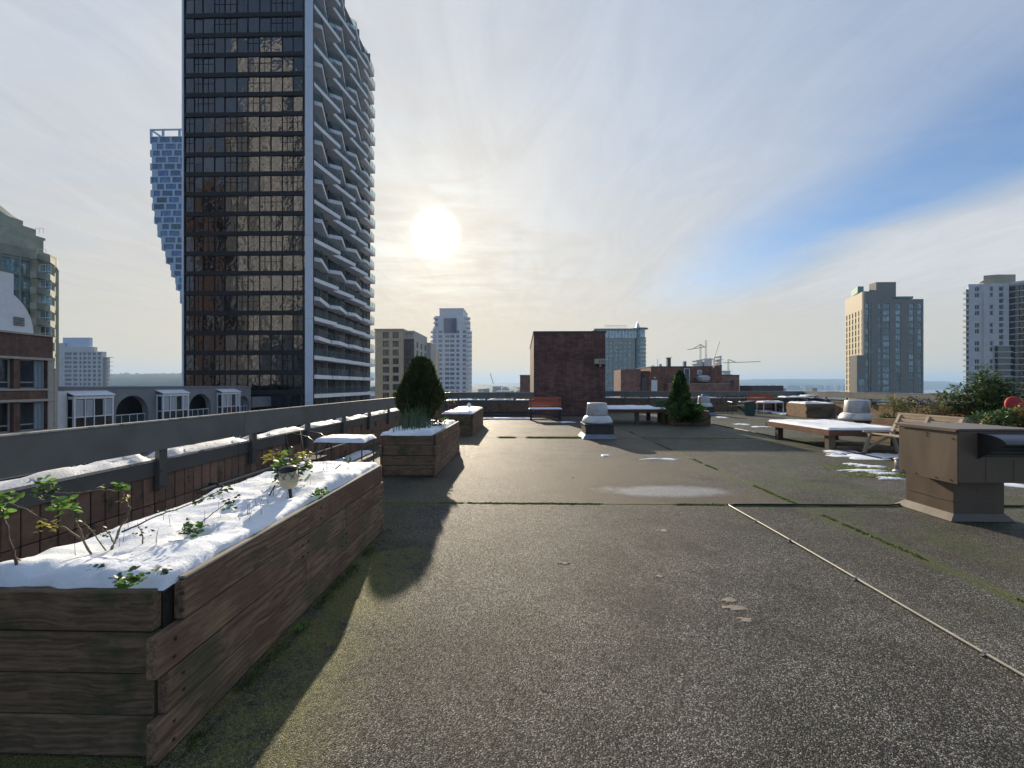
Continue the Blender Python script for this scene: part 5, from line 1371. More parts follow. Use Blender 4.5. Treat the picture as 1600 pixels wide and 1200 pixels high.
# garden lantern
p = at(455, 775, .70); t = thing('garden_lantern', 'tilted solar garden lantern with cream globe in a black wire net', 'lantern', (p.x, p.y, .66))
ax = Vector((-.10, .0, .99)).normalized(); P_ = lambda s: Vector((p.x, p.y, .66)) + ax * s
b = MB(); b.tube([P_(0), P_(.12)], .011, 10); b.build('stake', 'black_metal', t, True)
rot = ax.to_track_quat('Z', 'Y').to_matrix()
def axl(prof, name, m, n=20):
    b = MB(); b.lathe(prof, n); b.v = [tuple(rot @ Vector(v) + P_(0)) for v in b.v]; return b.build(name, m, t, True)
axl([(.026, .092), (.044, .104), (.058, .132), (.062, .165), (.054, .205)], 'globe', 'backlit_globe')
axl([(.050, .206), (.058, .209), (.058, .232), (.04, .244), (.001, .247)], 'solar_cap', 'black_metal')
b = MB()
for k in range(7):
    for sg in (-1, 1):
        pts = []
        for i in range(8):
            f = i / 7; a = 2 * math.pi * k / 7 + sg * f * 1.25; z = .104 + .1 * f; r_ = .032 + .033 * math.sin(min(1, f * 1.15) * math.pi / 2)
            pts.append(rot @ Vector((r_ * math.cos(a), r_ * math.sin(a), z)) + P_(0))
        b.tube(pts, .0021, 4)
b.build('wire_net', 'black_metal', t)
# dark wire hoops and blades sticking out of the snow
for pts, lab in ((((498, 744), (505, 733), (514, 744)), 'first bent dark hoop in the snow right of the bush'), (((507, 735), (512, 733), (522, 745)), 'second bent dark hoop in the snow'), (((515, 741), (532, 726)), 'dark straight blade sticking out of the snow'), (((519, 745), (527, 740)), 'short dark blade lying in the snow'), (((421, 774), (430, 758)), 'dark blade left of the garden lantern')):
    Yb = 3.35 if pts[0][0] > 480 else 2.75
    b = MB(); b.tube([q3(px, py, Yb) for px, py in pts], .005, 5); o = b.build('metal_hoop', 'black_metal'); tag(o, lab, 'hoop')

# dense cypress
def spray_shrub(label, name, cx, cy, z0, z1, prof, n, size, mats=('cypress', 'cypress_tip'), base=None, core=True, lean=0.0, tipk=.12, seed=1, aspect=.26, lob=.16, up=.9, ry=1.0):
    t = thing(name, label, 'shrub', (cx, cy, base if base is not None else z0)); H = z1 - z0
    def rad(f):
        for (a, ra), (b_, rb) in zip(prof, prof[1:]):
            if f <= b_: return ra + (rb - ra) * (f - a) / (b_ - a)
        return prof[-1][1]
    A = MB(); B_ = MB()
    for i in range(n):
        f = R.random() ** .9; a = R.uniform(0, 2 * math.pi)
        lobe = 1 + lob * fbm(math.cos(a) * 1.6 + seed, math.sin(a) * 1.6, f * 3.0 + seed, 3) * 2
        r_ = rad(f) * lobe * (1 - .45 * R.random() ** 2.2)
        p = Vector((cx + lean * f + r_ * math.cos(a), cy + r_ * math.sin(a) * ry, z0 + H * f))
        d = Vector((math.cos(a) * (1 - up * .6), math.sin(a) * (1 - up * .6), up * (.5 + f * .6))) + Vector((R.uniform(-.45, .45), R.uniform(-.45, .45), R.uniform(-.2, .5)))
        d.normalize(); s = size * R.uniform(.6, 1.4); sd = d.cross(Vector((R.uniform(-1, 1), R.uniform(-1, 1), R.uniform(-1, 1)))).normalized() * s * aspect
        m_ = B_ if R.random() < tipk * (1.6 if r_ > rad(f) * .9 else .2) else A
        m_.add([p - sd * .5, p + sd * .5, p + d * s * .6 + sd * .55, p + d * s, p + d * s * .6 - sd * .55], [(0, 1, 2, 3, 4)])
    A.build('foliage', mats[0], t); B_.build('fresh_tips', mats[1], t)
    if core:
        c_ = MB(); pr = [(max(.004, rad(f) * .72), z0 + H * f) for f in [i / 10 * .93 for i in range(11)]]
        c_.lathe(pr, 16, (cx, cy, 0)); c_.v = [(cx + (x - cx) * (1 + .25 * fbm(x * 4, y * 4, z * 4)), cy + (y - cy) * ry * (1 + .25 * fbm(y * 4, x * 4, z * 4)), z) for x, y, z in c_.v]; c_.build('light_blocking_core', mats[0], t)  # added solid core that stops light passing through the foliage
    b = MB(); b.tube([(cx, cy, (base if base is not None else z0) - .0), (cx, cy, z0 + H * .5)], .03, 8, .015); b.build('trunk', 'bark', t)
    return t
CX = X_(655.5, 8.3)
spray_shrub('dense dark egg-shaped cypress in the second planter', 'cypress_shrub', CX, 8.3, .62, Z_(563, 8.3), [(0, .13), (.12, .24), (.28, .33), (.45, .35), (.6, .31), (.75, .25), (.88, .19), (.96, .13), (1, .04)], 24000, .085, base=.6, seed=3, aspect=.18, lob=.27, tipk=.25)
spray_shrub('pointed green conifer in the mossy planter in the middle distance', 'conifer', X_(1063, 15.8), 15.8, .55, Z_(583, 15.8), [(0, .26), (.15, .30), (.4, .27), (.7, .18), (.9, .09), (1, .02)], 8000, .12, mats=('leaf_dark', 'leaf_green'), base=.45, seed=9, tipk=.12, lob=.4)
spray_shrub('juniper spilling over the edge of the mossy planter', 'juniper', X_(1074, 15.1), 15.1, .12, .78, [(0, .3), (.3, .4), (.7, .42), (1, .3)], 3200, .12, mats=('leaf_dark', 'leaf_green'), base=.0, seed=19, tipk=.3, up=.3, lob=.7, core=False)
spray_shrub('grey-leaved low plant left of the pointed conifer', 'low_shrub', X_(1035, 16), 16, .5, .82, [(0, .3), (.5, .35), (1, .1)], 900, .09, mats=('onion_green', 'leaf_dark'), base=.45, seed=29, core=False)
# onion-like stems in the second planter
t = thing('onion_stems', 'tangle of thin grey-green stems in front of the cypress', 'plant', (-1.9, 7.0, .68))
b = MB()
for i in range(300):
    x = R.gauss(X_(645, 7.2), .19); y = R.gauss(7.25, .28); h = R.uniform(.16, .46) * math.exp(-((x - X_(648, 7.2)) / .35) ** 2); a = R.uniform(0, 6.28); l = R.uniform(.02, .12)
    if not (-2.2 < x < -1.45): continue
    b.tube(wig([Vector((x, y, .66)), Vector((x + .3 * l * math.cos(a), y + .3 * l * math.sin(a), .68 + h * .6)), Vector((x + l * math.cos(a), y + l * math.sin(a), .68 + h * R.uniform(.8, 1.05)))], 2, .006), .0052, 4, .002)
o = b.build('stems', 'onion_green', t); o['kind'] = 'stuff'
t = thing('pale_dry_stem', 'single tall pale bent stem in front of the cypress', 'plant', (-2.0, 7.0, .68)); b = MB(); b.tube(wig([q3(636, 660, 7.0), q3(634, 640, 7.0), q3(636, 625, 7.0), q3(634, 612, 7.0)], 3, .01), .005, 5, .002); b.build('stem', 'stem', t)
t = thing('broad_leaf_plant', 'broad dark leaves with snow at the right side of the cypress planter', 'plant', (-1.55, 7.6, .68)); leaves(t, (-1.55, 7.6, .76), .16, 40, 'leaf_dark', 2.4, .5); leaves(t, (-1.5, 7.9, .78), .12, 14, 'leaf_green', 2.0, .5)
t = thing('bare_twigs', 'bare upright twigs with a few leaves in the third planter', 'plant', (-1.75, 12.6, .66)); b = MB()
for i in range(40):
    x = R.gauss(X_(709, 12.8), .16); y = R.gauss(12.8, .3); h = R.uniform(.12, .38) if i > 4 else R.uniform(.7, .95)
    b.tube(wig([Vector((x, y, .64)), Vector((x + R.uniform(-.12, .12), y, .66 + h))], 3, .015), .006, 4, .002)
b.build('stem', 'stem_dark', t); leaves(t, (X_(706, 12.8), 12.8, .95), .2, 30, 'leaf_dark', 1.6, .4)
t = thing('snow_capped_marker', 'small white capped marker on the third planter', 'marker', (X_(733, 12.3), 12.3, .66)); b = MB(); b.lathe([(.02, 0), (.02, .12), (.06, .15), (.065, .2), (.04, .25), (.001, .26)], 12, (X_(733, 12.3), 12.3, .66)); b.build('cap', 'snow', t, True)

def leafy(label, name, pts, n, size, mats, base, weights=None, core=None, cat='bush', fl=.5, aspect=.45):
    """leafy bush from blobs (x, y, z, rx, rz)"""
    t = thing(name, label, cat, base); ms = [MB() for _ in mats]
    tot = sum(p[3] * p[3] * p[4] for p in pts)
    for (x, y, z, rx, rz) in pts:
        k = int(n * rx * rx * rz / tot)
        for i in range(k):
            d = Vector((R.gauss(0, 1), R.gauss(0, 1), R.gauss(0, 1))).normalized(); q = R.random() ** .45
            if fbm(d.x * 2 + x, d.y * 2 + y, d.z * 2 + z) < -.12: continue
            p = Vector((x + d.x * rx * q, y + d.y * rx * q * .8, z + d.z * rz * q))
            o = Vector((d.x, d.y, d.z * .4 + R.uniform(-.6, .6))).normalized(); sd = o.cross(Vector((R.uniform(-fl, fl), R.uniform(-fl, fl), 1))).normalized(); s = size * R.uniform(.6, 1.35)
            m_ = ms[0] if R.random() < .7 else ms[-1] if R.random() < .5 else ms[len(ms) // 2]
            w = sd * s * aspect
            m_.add([p, p + o * s * .5 + w * .5, p + o * s, p + o * s * .5 - w * .5], [(0, 1, 2, 3)])
    for m_, k in zip(ms, mats): 
        if m_.v: m_.build('foliage', k, t)
    b = MB(); bx, by, bz = base
    for (x, y, z, rx, rz) in pts[:14]: b.tube(wig([Vector((bx, by, bz)), Vector(((bx + x) / 2, (by + y) / 2, bz + (z - bz) * .4)), Vector((x, y, z))], 3, .02), .022, 6, .006)
    b.build('branch', 'bark', t); return t
Yt = 10.3; TX = X_(1548, Yt)
layers = [(0, 1.86, .14, .12), (.02, 1.68, .28, .12), (-.25, 1.55, .22, .08), (.3, 1.52, .28, .10), (-.5, 1.38, .28, .08), (0, 1.4, .4, .14), (.42, 1.36, .3, .1), (-.85, 1.2, .3, .08), (-.35, 1.22, .4, .12), (.3, 1.2, .42, .14), (-.6, 1.02, .4, .12), (.1, 1.02, .5, .14), (.6, 1.05, .3, .12), (-.9, .88, .35, .12), (-.3, .85, .5, .14)]
leafy('broad layered evergreen bush with glossy leaves on the right', 'evergreen_bush', [(TX + dx_, Yt + R.uniform(-.2, .2), z, rx, rz) for dx_, z, rx, rz in layers], 10000, .095, ('leaf_dark', 'shrub_olive', 'leaf_green'), (TX, Yt, .6), aspect=.36)
leafy('olive and brown leafed shrub behind the wooden bench', 'brown_shrub', [(X_(px, 10.3), 10.2 + R.uniform(-.2, .2), Z_(py, 10.3), .28, .2) for px, py in ((1455, 640), (1470, 646), (1485, 652), (1500, 648), (1515, 655), (1440, 650))], 4200, .06, ('shrub_brown', 'leaf_dark', 'shrub_olive'), (X_(1478, 10.3), 10.3, .5))
leafy('thin reddish shrub left of the brown shrub, above the bench back', 'brown_shrub', [(X_(px, 12), 12 + R.uniform(-.2, .2), Z_(py, 12), .22, .22) for px, py in ((1392, 634), (1400, 628), (1408, 634), (1418, 638), (1395, 645))], 2200, .055, ('shrub_olive', 'shrub_brown', 'leaf_yellow'), (X_(1400, 12), 12, .2))
leafy('dark leafed shrub under the far rail, between the red shrub and the evergreen', 'dark_shrub', [(X_(px, 12.8), 12.8 + R.uniform(-.2, .2), Z_(py, 12.8), .3, .2) for px, py in ((1420, 632), (1435, 630), (1450, 634), (1465, 630))], 2600, .06, ('stem_dark', 'leaf_dark', 'shrub_brown'), (X_(1440, 12.8), 12.8, .2))
leafy('green grassy shrub at the right edge behind the metal vent box', 'green_shrub', [(X_(px, 8.2), 8.2 + R.uniform(-.15, .15), Z_(py, 8.2), .24, .18) for px, py in ((1560, 652), (1575, 655), (1590, 652), (1605, 650), (1548, 658))], 3000, .07, ('leaf_dark', 'leaf_green', 'onion_green'), (X_(1575, 8.2), 8.2, .3))
leafy('rusty leafed shrub at the right edge under the red cushion', 'brown_shrub', [(X_(px, 8.0), 8.0, Z_(py, 8.0), .18, .2) for px, py in ((1600, 645), (1612, 640), (1605, 655))], 1500, .055, ('shrub_brown', 'shrub_olive', 'straw'), (X_(1605, 8), 8, .3))
leafy('light green weeds beside the low wide fan', 'green_shrub', [(X_(px, 11.5), 11.5, Z_(py, 11.5), .18, .1) for px, py in ((1378, 655), (1385, 652), (1372, 658))], 1100, .06, ('leaf_green', 'leaf_yellow', 'leaf_green'), (X_(1380, 11.5), 11.5, .2))
t = thing('dry_straw_leaves', 'fan of yellow dead leaves above the metal vent box', 'plant', (X_(1535, 8.6), 8.6, .5)); b = MB()
for (xa, ya_), (xb, yb_) in (((1533, 663), (1544, 648)), ((1534, 663), (1549, 650)), ((1536, 663), (1552, 656)), ((1532, 663), (1540, 651))): b.beam(q3(xa, ya_, 8.6), q3(xb, yb_, 8.6), .05, .012)
b.build('leaf', 'straw', t)
t = thing('red_cushion', 'round red cushion standing among the shrubs at the right edge', 'cushion', (X_(1585, 8.9), 8.9, .84)); cxx, cz = X_(1585, 8.9), Z_(632, 8.9)
b = MB(); b.lathe([(.001, -.05), (.1, -.048), (.17, -.03), (.185, 0), (.17, .03), (.1, .048), (.001, .05)], 28); b.v = [(cxx + x, 8.9 + z * 1.2 + y * .12, cz + y) for x, y, z in b.v]; b.build('cover', 'red_cloth', t, True)
b = MB(); b.tube([(cxx, 8.96, .0), (cxx, 8.96, cz - .15)], .012, 6); b.build('stand', 'black_metal', t)

# ---------------------------------------------------------------- roof fans
def fan(label, x, y, k, m='fan_white', hat=None):
    t = thing('roof_fan', label, 'roof fan', (x, y, 0), 'mushroom roof fans'); s = .38 * k
    b = MB(); b.box(x - s, x + s, y - s, y + s, .06, .36 * k); b.build('curb', 'curb_dark', t)
    b = MB(); q = s + .09
    b.add([(x - q, y - q, .004), (x + q, y - q, .004), (x + q, y + q, .004), (x - q, y + q, .004), (x - s - .004, y - s - .004, .12), (x + s + .004, y - s - .004, .12), (x + s + .004, y + s + .004, .12), (x - s - .004, y + s + .004, .12)], [(0, 1, 5, 4), (1, 2, 6, 5), (2, 3, 7, 6), (3, 0, 4, 7)]); b.build('flashing', 'lead', t)
    b = MB(); b.cbox(x - s - .03, x + s + .03, y - s - .03, y + s + .03, .36 * k, .40 * k, .005); b.build('curb_cap', 'curb_dark', t)
    b = MB(); b.lathe([(.30 * k, .405 * k), (.41 * k, .41 * k), (.425 * k, .43 * k), (.415 * k, .47 * k), (.37 * k, .56 * k), (.31 * k, .61 * k), (.29 * k, .615 * k)], 32, (x, y, 0)); b.build('bowl', m, t, True)
    b = MB(); b.lathe([(.285 * k, .60 * k), (.30 * k, .618 * k), (.302 * k, .64 * k), (.272 * k, .93 * k), (.262 * k, .955 * k), (.2 * k, .965 * k), (.001, .968 * k)], 32, (x, y, 0)); b.build('drum', 'galv' if m == 'fan_white' else m, t, True)
    b = MB()
    for i in range(8): a = i * math.pi / 4 + .2; b.box(x + .40 * k * math.cos(a) - .012, x + .40 * k * math.cos(a) + .012, y + .40 * k * math.sin(a) - .012, y + .40 * k * math.sin(a) + .012, .402 * k, .44 * k)
    b.build('clip', 'grey_metal', t)
    if hat: b = MB(); b.lathe([(.10, .97 * k), (.11, 1.0 * k), (.09, 1.05 * k), (.001, 1.07 * k)], 14, (x, y, 0)); b.build('blue_cap', 'blue_plastic', t, True)
    return t
fan('nearest mushroom roof fan, in front of the brick penthouse', 2.11, 11.5, 1.0)
fan('farthest roof fan with a blue cap, right of the conifer', 9.06, 20.6, .95, hat=True)
fan('low wide roof fan behind the snowy platform on the right', X_(1338.5, 12.4), 12.4, .93 * 1.13)

# ---------------------------------------------------------------- benches, platforms, tables
def slat_bench(label, x, y, w, m='red_slat', snow='snow on the red bench', scale=1.0):
    t = thing('slatted_bench', label, 'bench', (x, y, 0), 'red slatted benches'); sz = .47 * scale; bz = .95 * scale
    for sx in (-1, 1):
        xx = x + sx * (w / 2 - .08)
        b = MB(); b.cbox(xx - .035, xx + .035, y - .22, y - .15, 0, sz - .03, .004); b.build('leg', 'black_metal', t)
        b = MB(); b.beam((xx, y + .16, 0), (xx, y + .20, sz), .07, .07, (1, 0, 0)); b.beam((xx, y + .20, sz), (xx, y + .32, bz - .01), .06, .05, (1, 0, 0)); b.build('leg', 'black_metal', t)
        b = MB(); b.box(xx - .03, xx + .03, y - .145, y + .15, .12, .17); b.build('stretcher', 'black_metal', t)
    b = MB(); b.box(x - w / 2 + .12, x + w / 2 - .12, y - .03, y + .03, .115, .165); b.build('stretcher', 'black_metal', t)
    for k in range(5): b = MB(); b.cbox(x - w / 2, x + w / 2, y - .24 + k * .095, y - .16 + k * .095, sz - .03, sz, .005); b.build('slat', m, t)
    for k in range(4):
        b = MB(); z = sz + .09 + k * .10 * scale; yy_ = y + .195 + k * .028; b.cbox(x - w / 2, x + w / 2, yy_, yy_ + .025, z, z + .088 * scale, .004); b.build('slat', m, t)
    snow_thing(snow_sheet(x - w / 2, x + w / 2, y - .24, y + .17, sz + .001, t=.05, res=.05, amp=.015, edge=.08, seed=x, over=.015), snow)
    return t
slat_bench('red slatted bench against the brick penthouse corner', X_(852, 17.1), 17.1, 1.36, scale=1.0, snow='smooth snow on the seat of the red bench by the penthouse')
slat_bench('red slatted bench far right in front of the end parapet', X_(1192.5, 23.2), 23.2, 1.5, snow='snow on the seat of the far right red bench')

def platform(label, x0, x1, y0, y1, h, slab, legs, panel=None, lab2=None):
    t = thing('wooden_platform', label, 'platform', ((x0 + x1) / 2, (y0 + y1) / 2, 0), 'low wooden platforms'); th = .045; f = .13
    for (a, b_, c, d, m) in ((x0, x0 + th, y0, y1, 'table_wood'), (x1 - th, x1, y0, y1, 'table_wood'), (x0 + th + .002, x1 - th - .002, y0 + .003, y0 + th, 'table_wood_x'), (x0 + th + .002, x1 - th - .002, y1 - th, y1 - .003, 'table_wood_x')):
        b = MB(); b.cbox(a, b_, c, d, h - f, h, .005); b.build('apron', m, t)
    n = int((y1 - y0) / .15)
    for i in range(n):
        ya = y0 + .05 + (y1 - y0 - .1) * i / n; b = MB(); b.cbox(x0 + th + .004, x1 - th - .004, ya, ya + (y1 - y0 - .1) / n - .012, h - .04, h - .004, .004); b.build('plank', 'table_wood_x', t)
    for lx_, ly, w_ in legs:
        b = MB(); b.cbox(lx_, lx_ + w_, ly, ly + .13, 0, h - f + .04, .005); b.build('leg', 'post_wood', t)
    if panel: b = MB(); b.box(*panel); b.build('end_panel', 'board_x', t)
    snow_thing(snow_sheet(x0 + .03, x1 - .02, y0 + .03, y1 - .03, h, t=.055, res=.05, amp=.02, edge=.12, seed=x0, lump=.03, over=.0, fs=2.5), lab2)
    return t
platform('low wooden platform with snow, left of the slatted wooden bench', 6.80, 8.55, 9.23, 11.6, .455, 1, [(6.845, 9.29, .15), (6.845, 11.1, .14), (8.3, 9.29, .14), (8.3, 11.1, .14), (7.5, 10.2, .12)], panel=(7.02, 8.3, 9.30, 9.34, .005, .10), lab2='thick sunlit snow on the right hand platform')
platform('low wooden platform with snow, behind the nearest roof fan', 3.0, 5.40, 15.3, 17.4, .56, 1, [(3.05, 15.4, .14), (4.25, 15.4, .14), (5.2, 15.35, .15), (5.2, 17.1, .14), (3.05, 17.1, .14)], lab2='snow on the platform behind the nearest roof fan')
platform('low dark platform at the right edge behind the metal vent box', 7.2, 9.5, 6.3, 7.3, .16, 1, [(7.25, 6.4, .1), (9.2, 6.4, .1)], lab2='snow strip at the right edge behind the metal vent box')

# wooden garden bench seen from its end, facing left
t = thing('garden_bench', 'pale wooden garden bench with splayed legs beside the metal vent box', 'bench', (7.8, 8.35, 0))
ya, yb = 7.7, 9.0
for i in range(5):
    x0 = 7.42 + i * .105; b = MB(); b.cbox(x0, x0 + .09, ya, yb, .415 - i * .008, .44 - i * .008, .005); b.build('slat', 'teak', t)
for i in range(5):
    z = .47 + i * .068; x0 = 7.96 + i * .035; b = MB(); b.cbox(x0, x0 + .024, ya + .05, yb - .05, z, z + .066, .005); b.build('slat', 'teak', t)
b = MB(); b.cbox(8.10, 8.15, ya - .02, yb + .02, .80, .86, .008); b.build('top_rail', 'teak', t)
for y in (ya + .03, (ya + yb) / 2, yb - .03):
    b = MB(); b.beam((7.93, y, .40), (8.12, y, .82), .055, .06, (0, 1, 0)); b.build('back_post', 'teak', t)
for y in (ya + .02, yb - .02):
    b = MB(); b.beam((7.50, y, .43), (7.36, y, .0), .055, .05, (0, 1, 0)); b.build('leg', 'teak', t)
    b = MB(); b.beam((7.95, y, .43), (8.08, y, .0), .055, .05, (0, 1, 0)); b.build('leg', 'teak', t)
    b = MB(); b.beam((7.44, y, .11), (7.92, y, .37), .045, .03, (0, 1, 0)); b.build('brace', 'teak', t)
    b = MB(); b.cbox(7.34, 7.95, y - .03, y + .03, .442, .47, .006); b.build('seat_rail', 'teak', t)

# wire table with folded chair between the planters
t = thing('wire_garden_table', 'small wire garden table under a slab of snow between the first two planters', 'table', (-2.42, 5.5, 0))
x0, x1, y0, y1, zt = -2.70, -2.08, 5.3, 5.75, .70
for a, c in ((x0, y0), (x1 - .02, y0), (x0, y1 - .02), (x1 - .02, y1 - .02)): b = MB(); b.tube([(a + .01, c + .01, 0), (a + .01, c + .01, zt - .012)], .009, 8); b.build('leg', 'grey_metal', t)
b = MB(); b.tube([(x0, y0, zt), (x1, y0, zt), (x1, y1, zt), (x0, y1, zt), (x0, y0, zt)], .01, 6); b.build('frame', 'grey_metal', t)
b = MB()
for i in range(18): xx = x0 + (x1 - x0) * (i + .5) / 18; b.tube([(xx, y0, zt - .002), (xx, y1, zt - .002)], .003, 4)
b.build('wire_top', 'grey_metal', t)
snow_thing(snow_sheet(x0, x1, y0, y1, zt + .008, t=.05, res=.03, amp=.012, edge=.06, seed=31, over=.02), 'slab of snow on the wire garden table')
t = thing('folding_chair', 'dark folding chair with curved rail just left of the wire garden table', 'chair', (-2.95, 5.6, 0))
for y in (5.4, 5.75):
    b = MB(); b.tube([(-3.15, y, 0), (-2.85, y, .46), (-2.72, y, .66), (-2.85, y, .76), (-3.05, y, .80)], .009, 6); b.build('side_frame', 'black_metal', t, True)
    b = MB(); b.tube([(-2.7, y, 0), (-3.1, y, .46), (-3.15, y, .80)], .009, 6); b.build('side_frame', 'black_metal', t, True)
b = MB(); b.box(-3.1, -2.75, 5.41, 5.74, .44, .46); b.build('seat', 'black_metal', t)
b = MB(); b.box(-3.16, -3.14, 5.41, 5.74, .62, .80); b.build('backrest', 'black_metal', t)
t = thing('wall_pipe', 'pale pipe running along the foot of the left parapet', 'pipe', (-3.5, 6.5, 0)); b = MB(); b.tube([(-3.5, 4.4, .30), (-3.5, 9.6, .30)], .018, 8); b.build('run', 'pipe', t, True)
b = MB()
for y in (4.6, 6.0, 7.4, 8.8): b.box(-3.58, -3.48, y, y + .03, .27, .33)
b.build('bracket', 'grey_metal', t)
snow_thing(snow_sheet(-3.56, -3.25, 5.2, 8.9, .001, t=.05, res=.06, amp=.02, edge=.1, seed=41), 'strip of snow along the foot of the left parapet')

# dark chairs, box, white leg table far right
def mesh_chair(x, y, lab, rz=0.0):
    t = thing('mesh_chair', lab, 'chair', (x, y, 0), 'black mesh chairs')
    for sx in (-.25, .25):
        for dy in (-.22, .22): b = MB(); b.tube([(x + sx * 1.05, y + dy, 0), (x + sx, y + dy * .9, .42)], .014, 6); b.build('leg', 'black_metal', t)
        b = MB(); b.tube([(x + sx, y - .24, .42), (x + sx * 1.08, y - .24, .62), (x + sx * 1.08, y + .2, .64)], .014, 6); b.build('armrest', 'black_metal', t)
    b = MB(); b.box(x - .26, x + .26, y - .24, y + .22, .40, .43); b.build('seat', 'black_metal', t)
    b = MB(); b.k = 0
    b.tube([(x - .26, y + .22, .42), (x - .27, y + .34, .9), (x + .27, y + .34, .9), (x + .26, y + .22, .42)], .016, 6)
    for i in range(9): xx = x - .24 + i * .06; b.beam((xx, y + .22, .43), (xx, y + .34, .89), .008)
    for i in range(7): f = (i + .5) / 7; b.beam((x - .26, y + .22 + .12 * f, .43 + .46 * f), (x + .26, y + .22 + .12 * f, .43 + .46 * f), .008)
    b.build('backrest', 'black_metal', t)
    return t
mesh_chair(X_(1149, 20.6), 20.6, 'black mesh chair left of the dark green box'); 
t = thing('green_box', 'dark green storage box beside the black mesh chair', 'box', (X_(1168, 20.2), 20.2, 0)); xx = X_(1168, 20.2)
b = MB(); b.add([(xx - .24, 20.0, 0), (xx + .24, 20.0, 0), (xx + .24, 20.6, 0), (xx - .24, 20.6, 0), (xx - .28, 19.98, .58), (xx + .26, 19.98, .66), (xx + .26, 20.62, .66), (xx - .28, 20.62, .58)], [(0, 3, 2, 1), (4, 5, 6, 7), (0, 1, 5, 4), (1, 2, 6, 5), (2, 3, 7, 6), (3, 0, 4, 7)]); b.build('body', 'green_plastic', t)
b = MB(); b.beam((xx - .3, 20.3, .60), (xx + .28, 20.3, .685), .66, .03, (0, 0, 1)); b.build('lid', 'vent_dark', t)
def round_table(px, Y, r_, h, lab, lab2, legm='white_metal', w=None):
    x = X_(px, Y); t = thing('garden_table', lab, 'table', (x, Y, 0), 'snowy garden tables')
    for sx in (-1, 1):
        for sy in (-1, 1): b = MB(); b.tube([(x + sx * r_ * .8, Y + sy * r_ * .5, 0), (x + sx * r_ * .78, Y + sy * r_ * .48, h - .03)], .02, 6); b.build('leg', legm, t)
    b = MB(); b.prism([(x + r_ * math.cos(a), Y + .62 * r_ * math.sin(a)) for a in [math.pi * i / 14 for i in range(28)]], h - .03, h); b.build('tabletop', legm, t)
    snow_thing(snow_sheet(x - r_ * .85, x + r_ * .85, Y - r_ * .5, Y + r_ * .5, h, t=.06, res=.07, amp=.03, edge=.2, seed=px, over=.03), lab2)
round_table(1203, 21.6, .62, .58, 'white legged garden table in front of the far red bench', 'snow on the white legged garden table')
round_table(1240, 22.6, .75, .80, 'higher dark table just behind the sunlit-toned planter', 'snow on the higher dark table behind the sunlit-toned planter', 'black_metal')
round_table(1267, 23.0, .55, .86, 'farthest table in the corner of the roof', 'snow on the farthest table in the roof corner', 'black_metal')

# ---------------------------------------------------------------- the big metal vent box
t = thing('vent_box', 'large brown metal vent box with curved hood at the right edge', 'vent box', (4.85, 4.8, 0))
bx0, bx1, by0, by1, bz0, bz1 = 4.45, 5.22, 4.28, 4.94, .455, .985
b = MB(); b.cbox(bx0, bx1, by0, by1, bz0, bz1, .004); b.build('upper_box', 'vent_brown', t)
b = MB(); b.cbox(bx0 - .006, bx0 - .0005, by0 + .004, by1 - .012, bz0 - .018, bz1 - .012, .002); b.build('side_panel', 'vent_brown', t)
b = MB(); b.cbox(bx0 - .022, bx1 + .022, by0 - .02, by1 + .03, bz1 + .001, bz1 + .022, .004); b.build('lid', 'vent_brown', t)
b = MB(); b.box(bx0 - .024, bx0 - .0225, by0, by1, bz1 - .012, bz1 + .016); b.build('lid_lip', 'vent_brown', t)
b = MB(); b.cbox(4.63, 5.16, 4.50, 5.05, .0, bz0 - .001, .004); b.build('base', 'vent_brown', t)
b = MB(); x0, x1, y0, y1, q = 4.63, 5.16, 4.50, 5.05, .07
b.add([(x0 - q, y0 - q * .6, .003), (x1 + q, y0 - q * .6, .003), (x1 + q, y1 + q, .003), (x0 - q, y1 + q, .003), (x0 - .004, y0 - .004, .075), (x1 + .004, y0 - .004, .075), (x1 + .004, y1 + .004, .075), (x0 - .004, y1 + .004, .075)], [(0, 1, 5, 4), (1, 2, 6, 5), (2, 3, 7, 6), (3, 0, 4, 7)]); b.build('flashing', 'vent_brown', t)
b = MB()
for (yy_, zz_) in ((4.60, .93), (4.60, .90), (4.35, .47), (4.5, .465), (4.72, .46), (4.88, .46), (4.33, .9)):
    b.beam((bx0 - .0062, yy_, zz_), (bx0 - .0115, yy_, zz_), .011, .011)
b.build('bolt', 'black_metal', t)
hx0, hx1 = 4.64, 5.20
def hood_prof():
    top = [(by0 - .001, .965)]
    for i in range(9): a = math.pi / 2 * i / 8; top.append((by0 - .05 - .20 * math.sin(a * .9), .865 + .095 * math.cos(a * .9)))
    return top
hp_ = hood_prof(); tip = hp_[-1]
b = MB(); n = len(hp_); vs = []
for x in (hx0, hx1):
    vs += [(x, y, z) for y, z in hp_]
vs2 = [(x, y + .006, z - .008) for x, y, z in vs]
b.add(vs + vs2, [(i, i + 1, n + i + 1, n + i) for i in range(n - 1)] + [(2 * n + i, 3 * n + i, 3 * n + i + 1, 2 * n + i + 1) for i in range(n - 1)] + [(n - 1, 3 * n - 1, 4 * n - 1, 2 * n - 1)]); b.build('hood', 'hood_grey', t, True)
for x in (hx0, hx1 - .006):
    b = MB(); side = hp_ + [(by0 - .001, .70)]
    b.extr(side, 0, x, x + .006); b.build('hood_cheek', 'vent_dark' if x == hx0 else 'hood_grey', t)
b = MB(); b.box(hx0 + .02, hx1 - .02, by0 - .006, by0 - .0008, .72, .95); b.build('opening', 'vent_dark', t)
b = MB()
for k in range(6): b.beam((hx0 + .02, by0 - .012, .735 + k * .035), (hx1 - .02, by0 - .012, .735 + k * .035), .006)
b.build('grille', 'grey_metal', t)

